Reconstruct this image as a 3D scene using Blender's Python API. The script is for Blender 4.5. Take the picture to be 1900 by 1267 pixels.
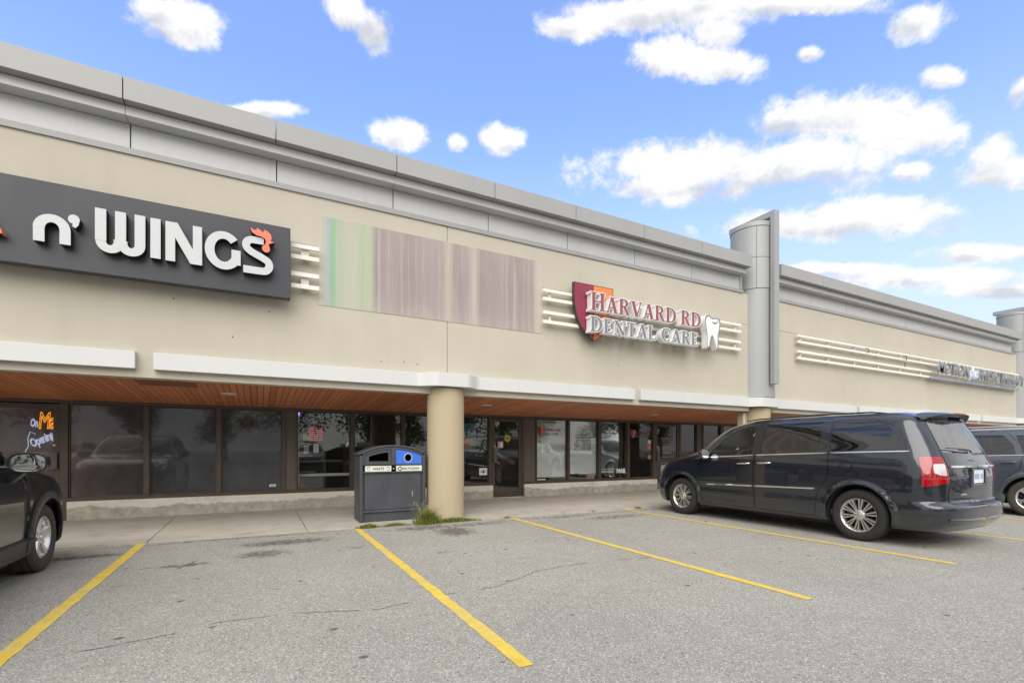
import bpy, bmesh, math, random
from mathutils import Vector, Matrix
from mathutils.geometry import delaunay_2d_cdt, intersect_point_line
random.seed(7)
R = math.radians
for o in list(bpy.data.objects): bpy.data.objects.remove(o)
scene = bpy.context.scene
COL = scene.collection

# ------------------------------------------------------------------ camera
cam = bpy.data.cameras.new('camera')
cam.sensor_width = 36.0
cam.lens = 16.977
cam.shift_y = 0.105
cam.clip_start = 0.05
cam.clip_end = 3000
camo = bpy.data.objects.new('camera', cam)
camo.location = (0, 0, 1.3)
camo.rotation_euler = (R(90), 0, R(-27.7))
COL.objects.link(camo)
scene.camera = camo

# ------------------------------------------------------------------ sky, sun, exposure
SUN_EL, SUN_AZ = 42.0, 212.0          # azimuth clockwise from +Y
world = bpy.data.worlds.new('World')
scene.world = world
world.use_nodes = True
wn, wl = world.node_tree.nodes, world.node_tree.links
wn.clear()

def wnode(t, **kw):
    n = wn.new(t)
    for k, v in kw.items(): setattr(n, k, v)
    return n

def wmath(op, a, b=None, c=None, clamp=False):
    n = wn.new('ShaderNodeMath'); n.operation = op; n.use_clamp = clamp
    for i, v in enumerate((a, b, c)):
        if v is None: continue
        if isinstance(v, (int, float)): n.inputs[i].default_value = v
        else: wl.new(v, n.inputs[i])
    return n.outputs[0]

def wmix(fac, a, b):
    n = wn.new('ShaderNodeMix'); n.data_type = 'RGBA'
    for s, v in ((n.inputs[0], fac), (n.inputs[6], a), (n.inputs[7], b)):
        if isinstance(v, (int, float)): s.default_value = v
        elif isinstance(v, tuple): s.default_value = (*v, 1)
        else: wl.new(v, s)
    return n.outputs[2]

sky = wnode('ShaderNodeTexSky', sky_type='NISHITA', sun_disc=False)
sky.sun_elevation = R(SUN_EL); sky.sun_rotation = R(SUN_AZ)
sky.altitude = 200; sky.air_density = 1.0; sky.dust_density = 0.6; sky.ozone_density = 1.6
tc = wnode('ShaderNodeTexCoord')
sep = wnode('ShaderNodeSeparateXYZ'); wl.new(tc.outputs['Generated'], sep.inputs[0])
az = wmath('ARCTAN2', sep.outputs[0], sep.outputs[1])
el = wmath('ARCSINE', sep.outputs[2])
ae = wnode('ShaderNodeCombineXYZ'); wl.new(az, ae.inputs[0]); wl.new(el, ae.inputs[1])
# cloud banks: azimuth and elevation (degrees), half width and half height (radians); their long axis lies along one bearing
CLOUDS = [(-7.0, 36.0, 0.051, 0.026), (-8.7, 36.3, 0.035, 0.013), (11.5, 39.8, 0.032, 0.028), (9.2, 40.5, 0.031, 0.024), (0.0, 31.8, 0.065, 0.011), (14.5, 32.4, 0.047, 0.02), (26.9, 32.6, 0.043, 0.021), (21.3, 32.3, 0.021, 0.013), (34.7, 40.8, 0.05, 0.016), (40.3, 41.2, 0.089, 0.021), (49.0, 40.4, 0.114, 0.02), (58.3, 38.5, 0.137, 0.013), (67.6, 34.3, 0.033, 0.019), (50.7, 38.5, 0.038, 0.022), (46.2, 37.4, 0.077, 0.024), (51.8, 35.8, 0.047, 0.019), (59.2, 34.9, 0.018, 0.01), (69.5, 29.8, 0.02, 0.011), (61.9, 29.7, 0.105, 0.029), (67.3, 26.6, 0.07, 0.023), (56.9, 30.6, 0.038, 0.025), (49.0, 28.5, 0.171, 0.038), (59.2, 26.7, 0.112, 0.035), (46.2, 27.3, 0.134, 0.025), (67.3, 23.8, 0.024, 0.014), (64.5, 20.9, 0.118, 0.027), (56.9, 21.9, 0.113, 0.023), (73.1, 21.9, 0.041, 0.021), (72.5, 23.5, 0.022, 0.021), (74.2, 27.2, 0.011, 0.018), (71.9, 16.2, 0.063, 0.013), (67.6, 15.2, 0.156, 0.016), (61.9, 17.1, 0.089, 0.012), (72.8, 13.0, 0.083, 0.012)]
# warp of the direction so the banks get ragged outlines
def wnoise(vec, scale, detail, rough, dist=0.0):
    n = wnode('ShaderNodeTexNoise', noise_dimensions='3D')
    n.inputs['Scale'].default_value = scale; n.inputs['Detail'].default_value = detail
    n.inputs['Roughness'].default_value = rough; n.inputs['Distortion'].default_value = dist
    wl.new(vec, n.inputs['Vector'])
    return n
mp = wnode('ShaderNodeMapping'); mp.inputs['Scale'].default_value = (1, 1, 1.2)
wl.new(tc.outputs['Generated'], mp.inputs['Vector'])
n_big = wnoise(mp.outputs[0], 12.0, 12.0, 0.66, 0.15)
mp2 = wnode('ShaderNodeMapping'); mp2.inputs['Scale'].default_value = (1, 1, 1.2)
mp2.inputs['Location'].default_value = (0, 0, 0.03)
wl.new(tc.outputs['Generated'], mp2.inputs['Vector'])
n_up = wnoise(mp2.outputs[0], 13.0, 5.0, 0.6, 0.1)
dist = None; upd = None
AXIS = Vector((0.885, -0.465, 0))
def wdot(v):
    n = wnode('ShaderNodeVectorMath', operation='DOT_PRODUCT'); wl.new(tc.outputs['Generated'], n.inputs[0]); n.inputs[1].default_value = v
    return n.outputs['Value']
for (a, e, s1_, s2_) in CLOUDS:
    c_ = Vector((math.sin(R(a))*math.cos(R(e)), math.cos(R(a))*math.cos(R(e)), math.sin(R(e))))
    e1 = (AXIS-c_*AXIS.dot(c_)).normalized(); e2 = e1.cross(c_)
    u_ = wdot(e1/s1_); v_ = wdot(e2/s2_)
    ln = wmath('SQRT', wmath('ADD', wmath('MULTIPLY', u_, u_), wmath('MULTIPLY', v_, v_)))
    ln = wmath('ADD', ln, wmath('MULTIPLY', wmath('LESS_THAN', wdot(c_), 0.5), 20.0))
    dist = ln if dist is None else wmath('SMOOTH_MIN', dist, ln, 0.3)
    v = wmath('MULTIPLY', v_, wmath('SUBTRACT', 1.4, ln, clamp=True))
    upd = v if upd is None else wmath('ADD', upd, v)
# out of view the cloud cover is thickened, to whiten the fill light
n_gen = wnoise(mp.outputs[0], 2.6, 3.0, 0.5)
gen = wmath('MULTIPLY_ADD', n_gen.outputs['Fac'], -6.0, 3.1)
azm = wmath('ABSOLUTE', wmath('SUBTRACT', az, R(27.7)))
def wsmooth(v, lo, hi):
    n = wnode('ShaderNodeMapRange', interpolation_type='SMOOTHSTEP'); n.inputs['From Min'].default_value = lo; n.inputs['From Max'].default_value = hi; wl.new(v, n.inputs['Value']); return n.outputs[0]
inframe = wmath('MULTIPLY', wsmooth(azm, R(75), R(48)), wsmooth(el, R(62), R(43)))
gen = wmath('ADD', gen, wmath('MULTIPLY', inframe, 4.0))
dist = wmath('MINIMUM', dist, gen)
field = wmath('SUBTRACT', 1.12, dist)
field = wmath('ADD', field, wmath('MULTIPLY', wmath('SUBTRACT', n_big.outputs['Fac'], 0.5), 2.9))
dens = wnode('ShaderNodeMapRange', interpolation_type='SMOOTHSTEP')
dens.inputs['From Min'].default_value = -0.14; dens.inputs['From Max'].default_value = 0.56
wl.new(field, dens.inputs['Value'])
lowhaze = wnode('ShaderNodeMapRange', interpolation_type='SMOOTHSTEP')
lowhaze.inputs['From Min'].default_value = R(36); lowhaze.inputs['From Max'].default_value = R(3)
lowhaze.inputs['To Max'].default_value = 0.95
wl.new(el, lowhaze.inputs['Value'])
shade = wmath('ADD', wmath('MULTIPLY', wmath('SUBTRACT', n_big.outputs['Fac'], n_up.outputs['Fac']), 2.4), wmath('MULTIPLY', upd, 1.1))
shf = wnode('ShaderNodeMapRange', interpolation_type='SMOOTHSTEP')
shf.inputs['From Min'].default_value = -0.9; shf.inputs['From Max'].default_value = 0.15
wl.new(shade, shf.inputs['Value'])
SKYS = 0.15
world.cycles.sampling_method = 'MANUAL'; world.cycles.sample_map_resolution = 256
tint = wnode('ShaderNodeMix', data_type='RGBA', blend_type='MULTIPLY'); tint.inputs[0].default_value = 1.0
wl.new(sky.outputs[0], tint.inputs[6]); tint.inputs[7].default_value = (0.60, 0.69, 0.90, 1)
air = wnode('ShaderNodeMix', data_type='RGBA', blend_type='ADD'); air.inputs[0].default_value = 1.0
wl.new(tint.outputs[2], air.inputs[6]); air.inputs[7].default_value = (0.30, 0.38, 0.60, 1)
base = wmix(lowhaze.outputs[0], air.outputs[2], (2.2, 2.5, 2.95))
cloudc = wmix(shf.outputs[0], (1.95, 2.02, 2.2), (3.1, 3.08, 3.05))
cloudfac = wmath('MULTIPLY', dens.outputs[0], 0.97)
allsky = wmix(cloudfac, base, cloudc)
bg = wnode('ShaderNodeBackground'); bg.inputs[1].default_value = SKYS
wl.new(allsky, bg.inputs[0])
wo = wnode('ShaderNodeOutputWorld'); wl.new(bg.outputs[0], wo.inputs[0])

sun = bpy.data.lights.new('sun', 'SUN')
sun.energy = 1.45; sun.angle = R(62); sun.color = (1.0, 0.95, 0.88)
suno = bpy.data.objects.new('sun', sun)
sd = Vector((math.sin(R(SUN_AZ))*math.cos(R(SUN_EL)), math.cos(R(SUN_AZ))*math.cos(R(SUN_EL)), math.sin(R(SUN_EL))))
suno.rotation_euler = sd.to_track_quat('Z', 'Y').to_euler()
suno.location = sd*60
COL.objects.link(suno)
vs = scene.view_settings
vs.view_transform = 'Standard'; vs.look = 'None'; vs.exposure = 1.22; vs.gamma = 1.0; vs.use_curve_mapping = False
scene.cycles.use_denoising = True
scene.cycles.max_bounces = 10
scene.cycles.transparent_max_bounces = 16

# ------------------------------------------------------------------ materials
def lin(r, g, b):
    f = lambda c: (c/255/12.92) if c/255 <= 0.04045 else ((c/255+0.055)/1.055)**2.4
    return (f(r), f(g), f(b))

class NT:
    def __init__(s, name):
        s.m = bpy.data.materials.new(name); s.m.use_nodes = True
        s.n, s.l = s.m.node_tree.nodes, s.m.node_tree.links
        s.b = s.n['Principled BSDF']; s.out = s.n['Material Output']
        s._tc = None
    def node(s, t, **kw):
        n = s.n.new(t)
        for k, v in kw.items(): setattr(n, k, v)
        return n
    def co(s, kind='Object'):
        if s._tc is None: s._tc = s.node('ShaderNodeTexCoord')
        return s._tc.outputs[kind]
    def pos(s):
        return s.node('ShaderNodeNewGeometry').outputs['Position']
    def set(s, sock, v):
        i = s.b.inputs[sock]
        if isinstance(v, (int, float)): i.default_value = v
        elif isinstance(v, tuple): i.default_value = (*v, 1) if len(v) == 3 else v
        else: s.l.new(v, i)
    def noise(s, scale, detail=4, rough=0.5, vec=None, dist=0.0, dims=None):
        n = s.node('ShaderNodeTexNoise')
        n.inputs['Scale'].default_value = scale; n.inputs['Detail'].default_value = detail
        n.inputs['Roughness'].default_value = rough; n.inputs['Distortion'].default_value = dist
        s.l.new(vec if vec is not None else s.co(), n.inputs['Vector'])
        return n.outputs['Fac']
    def voro(s, scale, vec=None, out='Color', feature='F1', rnd=1.0):
        n = s.node('ShaderNodeTexVoronoi', feature=feature)
        n.inputs['Scale'].default_value = scale; n.inputs['Randomness'].default_value = rnd
        s.l.new(vec if vec is not None else s.co(), n.inputs['Vector'])
        return n.outputs[out]
    def ramp(s, fac, stops, interp='LINEAR'):
        n = s.node('ShaderNodeValToRGB'); n.color_ramp.interpolation = interp
        e = n.color_ramp.elements
        while len(e) < len(stops): e.new(0.5)
        for el_, (p, c) in zip(e, stops):
            el_.position = p
            el_.color = (c, c, c, 1) if isinstance(c, (int, float)) else (*c, 1)
        s.l.new(fac, n.inputs[0])
        return n.outputs[0]
    def math(s, op, a, b=None, c=None, clamp=False):
        n = s.node('ShaderNodeMath', operation=op, use_clamp=clamp)
        for i, v in enumerate((a, b, c)):
            if v is None: continue
            if isinstance(v, (int, float)): n.inputs[i].default_value = v
            else: s.l.new(v, n.inputs[i])
        return n.outputs[0]
    def mix(s, fac, a, b, blend='MIX'):
        n = s.node('ShaderNodeMix', data_type='RGBA', blend_type=blend)
        for sk, v in ((n.inputs[0], fac), (n.inputs[6], a), (n.inputs[7], b)):
            if isinstance(v, (int, float)): sk.default_value = v
            elif isinstance(v, tuple): sk.default_value = (*v, 1)
            else: s.l.new(v, sk)
        return n.outputs[2]
    def mapping(s, vec, scale=(1, 1, 1), loc=(0, 0, 0), rot=(0, 0, 0)):
        n = s.node('ShaderNodeMapping')
        n.inputs['Scale'].default_value = scale; n.inputs['Location'].default_value = loc; n.inputs['Rotation'].default_value = rot
        s.l.new(vec, n.inputs['Vector'])
        return n.outputs[0]
    def bump(s, height, strength=0.2, distance=0.01):
        n = s.node('ShaderNodeBump'); n.inputs['Strength'].default_value = strength; n.inputs['Distance'].default_value = distance
        s.l.new(height, n.inputs['Height']); s.l.new(n.outputs[0], s.b.inputs['Normal'])

M = {}
def simple(name, col, rough=0.5, metal=0.0, var=0.0, vscale=6.0, bump=0.0, bscale=120.0, coat=0.0, spec=None, wpos=True, streak=False, emit=None, estr=0.0):
    t = NT(name)
    p = t.pos() if wpos else t.co()
    if var > 0:
        v = t.mapping(p, (1, 1, 0.25)) if streak else p
        f = t.noise(vscale, 5, 0.6, v)
        lo = tuple(c*(1-var) for c in col); hi = tuple(min(1, c*(1+var)) for c in col)
        t.set('Base Color', t.ramp(f, [(0.25, lo), (0.75, hi)]))
        t.set('Roughness', t.ramp(f, [(0.2, max(0.02, rough-0.08)), (0.8, min(1, rough+0.08))]))
    else:
        t.set('Base Color', col); t.set('Roughness', rough)
    t.set('Metallic', metal)
    if coat: t.set('Coat Weight', coat); t.set('Coat Roughness', 0.03)
    if spec is not None: t.set('Specular IOR Level', spec)
    if bump > 0: t.bump(t.noise(bscale, 4, 0.6, p), bump, 0.004)
    if emit: t.set('Emission Color', emit); t.set('Emission Strength', estr)
    M[name] = t.m
    return t.m

def glass(name, tint, ior=1.55, rough=0.0, haze=0.0):
    t = NT(name); t.n.remove(t.b)
    tr = t.node('ShaderNodeBsdfTransparent'); tr.inputs[0].default_value = (*tint, 1)
    gl = t.node('ShaderNodeBsdfGlossy'); gl.inputs[0].default_value = (1, 1, 1, 1); gl.inputs['Roughness'].default_value = rough
    fr = t.node('ShaderNodeFresnel'); fr.inputs[0].default_value = ior
    mx = t.node('ShaderNodeMixShader')
    t.l.new(fr.outputs[0], mx.inputs[0]); t.l.new(tr.outputs[0], mx.inputs[1]); t.l.new(gl.outputs[0], mx.inputs[2])
    o = mx.outputs[0]
    if haze > 0:
        df = t.node('ShaderNodeBsdfDiffuse'); df.inputs[0].default_value = (0.35, 0.35, 0.34, 1)
        f = t.noise(2.2, 6, 0.65, t.pos())
        m2 = t.node('ShaderNodeMixShader')
        t.l.new(t.math('MULTIPLY', t.ramp(f, [(0.3, 0.3), (0.8, 1.0)]), haze), m2.inputs[0])
        t.l.new(o, m2.inputs[1]); t.l.new(df.outputs[0], m2.inputs[2]); o = m2.outputs[0]
    t.l.new(o, t.out.inputs[0])
    M[name] = t.m
    return t.m

# ------------------------------------------------------------------ mesh helpers
def pip(p, poly):
    x, y = p; ins = False; j = len(poly)-1
    for i in range(len(poly)):
        xi, yi = poly[i]; xj, yj = poly[j]
        if (yi > y) != (yj > y) and x < (xj-xi)*(y-yi)/(yj-yi)+xi: ins = not ins
        j = i
    return ins

def cdt(loops, extra=(), keep=None):
    """triangulate the area bounded by closed 2-D loops (even-odd unless keep is given)"""
    vs_, es = [], []
    for lp in loops:
        b = len(vs_); n = len(lp)
        vs_ += [Vector(p) for p in lp]
        es += [(b+i, b+(i+1) % n) for i in range(n)]
    vs_ += [Vector(p) for p in extra]
    ov, oe, of, *_ = delaunay_2d_cdt(vs_, es, [], 0, 1e-6)
    tris = []
    for f in of:
        c = ((ov[f[0]][0]+ov[f[1]][0]+ov[f[2]][0])/3, (ov[f[0]][1]+ov[f[1]][1]+ov[f[2]][1])/3)
        ok = keep(c) if keep else (sum(pip(c, lp) for lp in loops) % 2 == 1)
        if ok: tris.append(tuple(f))
    return [(v[0], v[1]) for v in ov], tris

class MB:
    def __init__(s): s.v = []; s.f = []
    def add(s, vs_, fs):
        b = len(s.v); s.v += [tuple(p) for p in vs_]; s.f += [tuple(i+b for i in f) for f in fs]; return s
    def box(s, x0, x1, y0, y1, z0, z1):
        return s.add([(x0,y0,z0),(x1,y0,z0),(x1,y1,z0),(x0,y1,z0),(x0,y0,z1),(x1,y0,z1),(x1,y1,z1),(x0,y1,z1)],
                     [(3,2,1,0),(4,5,6,7),(0,1,5,4),(1,2,6,5),(2,3,7,6),(3,0,4,7)])
    def plate(s, loops, a, b, axis='y'):
        """2-D loops extruded between a and b along an axis (loops given in the two other axes)"""
        pts, tris = cdt(loops)
        def put(p, t):
            return {'y': (p[0], t, p[1]), 'x': (t, p[0], p[1]), 'z': (p[0], p[1], t)}[axis]
        n = len(pts)
        vs_ = [put(p, a) for p in pts]+[put(p, b) for p in pts]
        fs = [t for t in tris]+[tuple(i+n for i in reversed(t)) for t in tris]
        cnt = {}
        for t in tris:
            for i in range(3):
                e = (t[i], t[(i+1) % 3]); cnt[e] = cnt.get(e, 0)+1
        for (i, j) in cnt:
            if (j, i) not in cnt: fs.append((j, i, i+n, j+n))
        return s.add(vs_, fs)
    def poly(s, pts, fs=None):
        return s.add(pts, fs or [tuple(range(len(pts)))])
    def cyl(s, c, r, h, n=24, axis='z', r2=None, caps=True):
        r2 = r if r2 is None else r2
        vs_ = []
        for k, (rr, t) in enumerate(((r, 0), (r2, h))):
            for i in range(n):
                a = 2*math.pi*i/n; u, w = rr*math.cos(a), rr*math.sin(a)
                vs_.append({'z': (c[0]+u, c[1]+w, c[2]+t), 'y': (c[0]+u, c[1]+t, c[2]+w), 'x': (c[0]+t, c[1]+u, c[2]+w)}[axis])
        fs = [(i, (i+1) % n, n+(i+1) % n, n+i) for i in range(n)]
        if caps: fs += [tuple(range(n-1, -1, -1)), tuple(range(n, 2*n))]
        return s.add(vs_, fs)
    def lathe(s, prof, c=(0, 0, 0), n=48, axis='y', close=False):
        """profile of (radius, offset along axis)"""
        vs_ = []; m = len(prof)
        for i in range(n):
            a = 2*math.pi*i/n
            for r, t in prof:
                u, w = r*math.cos(a), r*math.sin(a)
                vs_.append({'z': (c[0]+u, c[1]+w, c[2]+t), 'y': (c[0]+u, c[1]+t, c[2]+w), 'x': (c[0]+t, c[1]+u, c[2]+w)}[axis])
        fs = []
        for i in range(n):
            j = (i+1) % n
            for k in range(m if close else m-1):
                l = (k+1) % m
                fs.append((i*m+k, j*m+k, j*m+l, i*m+l))
        return s.add(vs_, fs)
    def tube(s, path, r, n=8, closed=False):
        P = [Vector(p) for p in path]; m = len(P); vs_ = []; up = Vector((0, 0, 1))
        rr = r if isinstance(r, (list, tuple)) else [r]*m
        ref = None
        for i in range(m):
            a = P[(i-1) % m] if (i > 0 or closed) else P[0]
            b = P[(i+1) % m] if (i < m-1 or closed) else P[-1]
            d = (b-a).normalized()
            if ref is None:
                ref = d.cross(up)
                if ref.length < 1e-3: ref = d.cross(Vector((1, 0, 0)))
            ref = (ref-d*ref.dot(d)).normalized(); q = d.cross(ref)
            for k in range(n):
                t = 2*math.pi*k/n
                vs_.append(P[i]+(ref*math.cos(t)+q*math.sin(t))*rr[i])
        fs = []
        for i in range(m if closed else m-1):
            j = (i+1) % m
            for k in range(n):
                l = (k+1) % n
                fs.append((i*n+k, i*n+l, j*n+l, j*n+k))
        if not closed: fs += [tuple(range(n-1, -1, -1)), tuple(range((m-1)*n, m*n))]
        return s.add(vs_, fs)
    def mesh(s, name, smooth=None, recalc=True):
        me = bpy.data.meshes.new(name); me.from_pydata(s.v, [], s.f)
        bm = bmesh.new(); bm.from_mesh(me)
        if recalc: bmesh.ops.recalc_face_normals(bm, faces=bm.faces)
        if smooth is not None:
            for f in bm.faces: f.smooth = True
            for e in bm.edges:
                if len(e.link_faces) == 2 and e.calc_face_angle(0) > R(smooth): e.smooth = False
        bm.to_mesh(me); bm.free()
        return me

def link(name, me, mat=None, parent=None, loc=None, rot=None, bevel=0.0, seg=2, **props):
    o = bpy.data.objects.new(name, me); COL.objects.link(o)
    if mat is not None and me is not None and not me.materials:
        for m_ in (mat if isinstance(mat, (list, tuple)) else [mat]): me.materials.append(M[m_] if isinstance(m_, str) else m_)
    if loc: o.location = loc
    if rot: o.rotation_euler = rot
    if parent is not None:
        o.parent = parent
        if parent.get('_abs'):
            o.matrix_parent_inverse = Matrix.Translation(-Vector(parent.location))
    if bevel:
        b = o.modifiers.new('bevel', 'BEVEL'); b.width = bevel; b.segments = seg; b.limit_method = 'ANGLE'; b.angle_limit = R(40)
    for k, v in props.items(): o[k] = v
    return o

def ob(name, mb, mat=None, parent=None, smooth=None, **kw):
    return link(name, mb.mesh(name, smooth), mat, parent, **kw)

def empty(name, loc=(0, 0, 0), rotz=0.0, absolute=False, parent=None, **props):
    o = bpy.data.objects.new(name, None); COL.objects.link(o); o.location = loc; o.rotation_euler = (0, 0, rotz)
    o.empty_display_size = 0.2
    if absolute: o['_abs'] = 1
    if parent is not None: o.parent = parent
    for k, v in props.items(): o[k] = v
    return o

def text_mesh(body, size=1.0, extrude=0.0, shear=0.0, offset=0.0, spacing=1.0, align='CENTER', outline=None, res=4, xs=1.0):
    cu = bpy.data.curves.new('text', 'FONT'); cu.body = body; cu.size = size; cu.extrude = extrude
    cu.shear = shear; cu.offset = offset; cu.space_character = spacing; cu.align_x = align; cu.resolution_u = res
    if outline: cu.fill_mode = 'NONE'; cu.bevel_depth = outline; cu.bevel_resolution = 1; cu.extrude = 0
    o = bpy.data.objects.new('text', cu); COL.objects.link(o)
    dg = bpy.context.evaluated_depsgraph_get()
    me = bpy.data.meshes.new_from_object(o.evaluated_get(dg))
    bpy.data.objects.remove(o); bpy.data.curves.remove(cu)
    me.transform(Matrix(((xs, 0, 0, 0), (0, 0, -1, 0), (0, 1, 0, 0), (0, 0, 0, 1))))   # stand it up: x right, z up, front to -y
    me.materials.clear()
    return me

# ------------------------------------------------------------------ palette
def make_asphalt():
    t = NT('asphalt'); p = t.pos()
    fine = t.noise(280, 3, 0.7, p)
    chips = t.voro(125, p, 'Color'); cs = t.node('ShaderNodeSeparateColor'); t.l.new(chips, cs.inputs[0])
    c = t.ramp(fine, [(0.25, (0.18, 0.174, 0.155)), (0.5, (0.335, 0.325, 0.29)), (0.75, (0.48, 0.468, 0.42))])
    c = t.mix(t.ramp(cs.outputs[0], [(0.84, 0.0), (0.9, 0.75)]), c, (0.66, 0.63, 0.56))
    c = t.mix(t.ramp(cs.outputs[1], [(0.86, 0.0), (0.92, 0.7)]), c, (0.10, 0.10, 0.10))
    big = t.noise(0.55, 6, 0.6, p)
    c = t.mix(t.ramp(big, [(0.25, 0.22), (0.6, 0.0)]), c, (0.13, 0.128, 0.122))
    mid = t.noise(3.2, 5, 0.65, t.mapping(p, (1, 1.6, 1)))
    c = t.mix(t.ramp(mid, [(0.52, 0.0), (0.8, 0.25)]), c, (0.48, 0.475, 0.455))
    # dry oil drips and ravelled patches: x, y, radius x, radius y, strength
    rag = t.noise(14, 6, 0.75, t.mapping(p, (0.7, 1.3, 1)))
    rag2 = t.noise(70, 3, 0.6, p)
    tot = None
    for (x, y, rx, ry, s_) in [(0.35, 7.45, .62, .22, .9), (0.05, 6.75, .32, .22, .85), (-1.9, 7.55, .5, .14, .9), (-.75, 6.5, .34, .09, .8),
                               (2.75, 7.2, .32, .42, .95), (2.45, 7.75, .6, .25, .8), (3.3, 7.7, .7, .2, .7), (1.15, 6.65, .14, .12, .6), (6.1, 7.3, .8, .25, .7),
                               (5.2, 7.75, .6, .12, .7), (2.1, 5.8, .16, .05, .7), (8.6, 5.4, .5, .9, .5), (8.5, 3.6, .4, .5, .6), (-3.0, 6.0, .5, 1.0, .5), (4.9, 7.85, 4.6, .1, .55), (-.2, 8.1, 1.8, .1, .6)]:
        v = t.mapping(p, (1/rx, 1/ry, 0), (-x/rx, -y/ry, 0))
        ln = t.node('ShaderNodeVectorMath', operation='LENGTH'); t.l.new(v, ln.inputs[0])
        g = t.math('MULTIPLY', t.math('SUBTRACT', 1.5, ln.outputs['Value'], clamp=True), s_)
        tot = g if tot is None else t.math('MAXIMUM', tot, g)
    st = t.math('ADD', tot, t.math('MULTIPLY', t.math('SUBTRACT', rag, 0.52), 4.0))
    st = t.math('ADD', st, t.math('MULTIPLY', t.math('SUBTRACT', rag2, 0.5), 1.2))
    st = t.math('MULTIPLY', t.ramp(st, [(0.42, 0.0), (0.75, 1.0)]), t.ramp(tot, [(0.02, 0.0), (0.3, 0.82)]))
    c = t.mix(st, c, (0.085, 0.075, 0.065))
    # small scattered pits
    pit = t.voro(2.3, t.mapping(p, (1, 1.3, 1)), 'Distance')
    pw = t.math('ADD', pit, t.math('MULTIPLY', rag, 0.09))
    c = t.mix(t.ramp(pw, [(0.105, 0.8), (0.13, 0.0)]), c, (0.075, 0.07, 0.065))
    t.set('Base Color', c); t.set('Roughness', 0.92); t.set('Specular IOR Level', 0.25)
    t.bump(t.math('ADD', fine, t.math('MULTIPLY', cs.outputs[2], 0.6)), 0.55, 0.006)
    M['asphalt'] = t.m
make_asphalt()

def make_paint():
    t = NT('line_paint'); p = t.pos()
    worn = t.noise(60, 4, 0.75, p); w2 = t.noise(2.0, 3, 0.5, p)
    c = t.ramp(t.noise(9, 4, 0.6, p), [(0.3, (0.62, 0.42, 0.035)), (0.7, (0.76, 0.55, 0.07))])
    f = t.math('ADD', worn, t.math('MULTIPLY', w2, 0.35))
    c = t.mix(t.ramp(f, [(0.70, 0.0), (0.82, 0.8)]), c, (0.30, 0.285, 0.24))
    far = t.node('ShaderNodeSeparateXYZ'); t.l.new(p, far.inputs[0])
    c = t.mix(t.math('MULTIPLY', t.ramp(w2, [(0.35, 0.0), (0.7, 0.4)]), 1.0), c, (0.55, 0.47, 0.2))
    t.set('Base Color', c); t.set('Roughness', 0.8)
    t.bump(t.noise(200, 3, 0.7, p), 0.4, 0.004)
    M['line_paint'] = t.m
make_paint()

def make_concrete(name, a, b, dirt=0.5, damp=None):
    t = NT(name); p = t.pos()
    n1 = t.noise(1.1, 7, 0.65, p); n2 = t.noise(45, 4, 0.7, p)
    c = t.ramp(n1, [(0.25, a), (0.75, b)])
    c = t.mix(t.ramp(n2, [(0.3, 0.35), (0.6, 0.0)]), c, tuple(x*0.6 for x in a))
    d = t.noise(4.2, 6, 0.7, t.mapping(p, (0.6, 1.2, 1)))
    c = t.mix(t.math('MULTIPLY', t.ramp(d, [(0.52, 0.0), (0.75, 1.0)]), dirt), c, (0.10, 0.085, 0.07))
    if damp:
        sx = t.node('ShaderNodeSeparateXYZ'); t.l.new(p, sx.inputs[0])
        edge = t.noise(0.9, 7, 0.68, t.mapping(p, (1, 0, 0.0)))
        h = t.math('SUBTRACT', t.math('MULTIPLY_ADD', edge, 0.44, damp), sx.outputs[2])
        fac = t.ramp(t.math('MULTIPLY_ADD', h, 6.0, 0.5), [(0.42, 0.0), (0.6, 1.0)])
        c = t.mix(t.math('MULTIPLY', fac, t.ramp(t.noise(7, 5, .7, p), [(0.3, 0.35), (0.7, 0.85)])), c, (0.21, 0.185, 0.145))
    t.set('Base Color', c); t.set('Roughness', 0.9); t.set('Specular IOR Level', 0.25)
    t.bump(t.math('ADD', n2, d), 0.35, 0.006)
    M[name] = t.m
make_concrete('sidewalk_concrete', (0.37, 0.345, 0.295), (0.50, 0.475, 0.41), 0.42)
make_concrete('sill_concrete', (0.58, 0.56, 0.48), (0.74, 0.72, 0.63), 0.3, damp=0.03)

def make_stucco(name, col):
    t = NT(name); p = t.pos()
    n1 = t.noise(0.5, 5, 0.6, p); st = t.noise(2.4, 5, 0.6, t.mapping(p, (1.6, 1, 0.18)))
    g = t.noise(140, 3, 0.65, p)
    c = t.ramp(n1, [(0.25, tuple(x*0.93 for x in col)), (0.75, tuple(x*1.05 for x in col))])
    c = t.mix(t.ramp(st, [(0.5, 0.0), (0.85, 0.22)]), c, tuple(x*0.72 for x in col))
    c = t.mix(t.ramp(g, [(0.25, 0.25), (0.5, 0.0)]), c, tuple(x*0.7 for x in col))
    t.set('Base Color', c); t.set('Roughness', 0.93); t.set('Specular IOR Level', 0.2)
    t.bump(g, 0.35, 0.004)
    M[name] = t.m
make_stucco('cream_stucco', (0.515, 0.48, 0.395))
make_stucco('column_stucco', (0.45, 0.375, 0.255))

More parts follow.
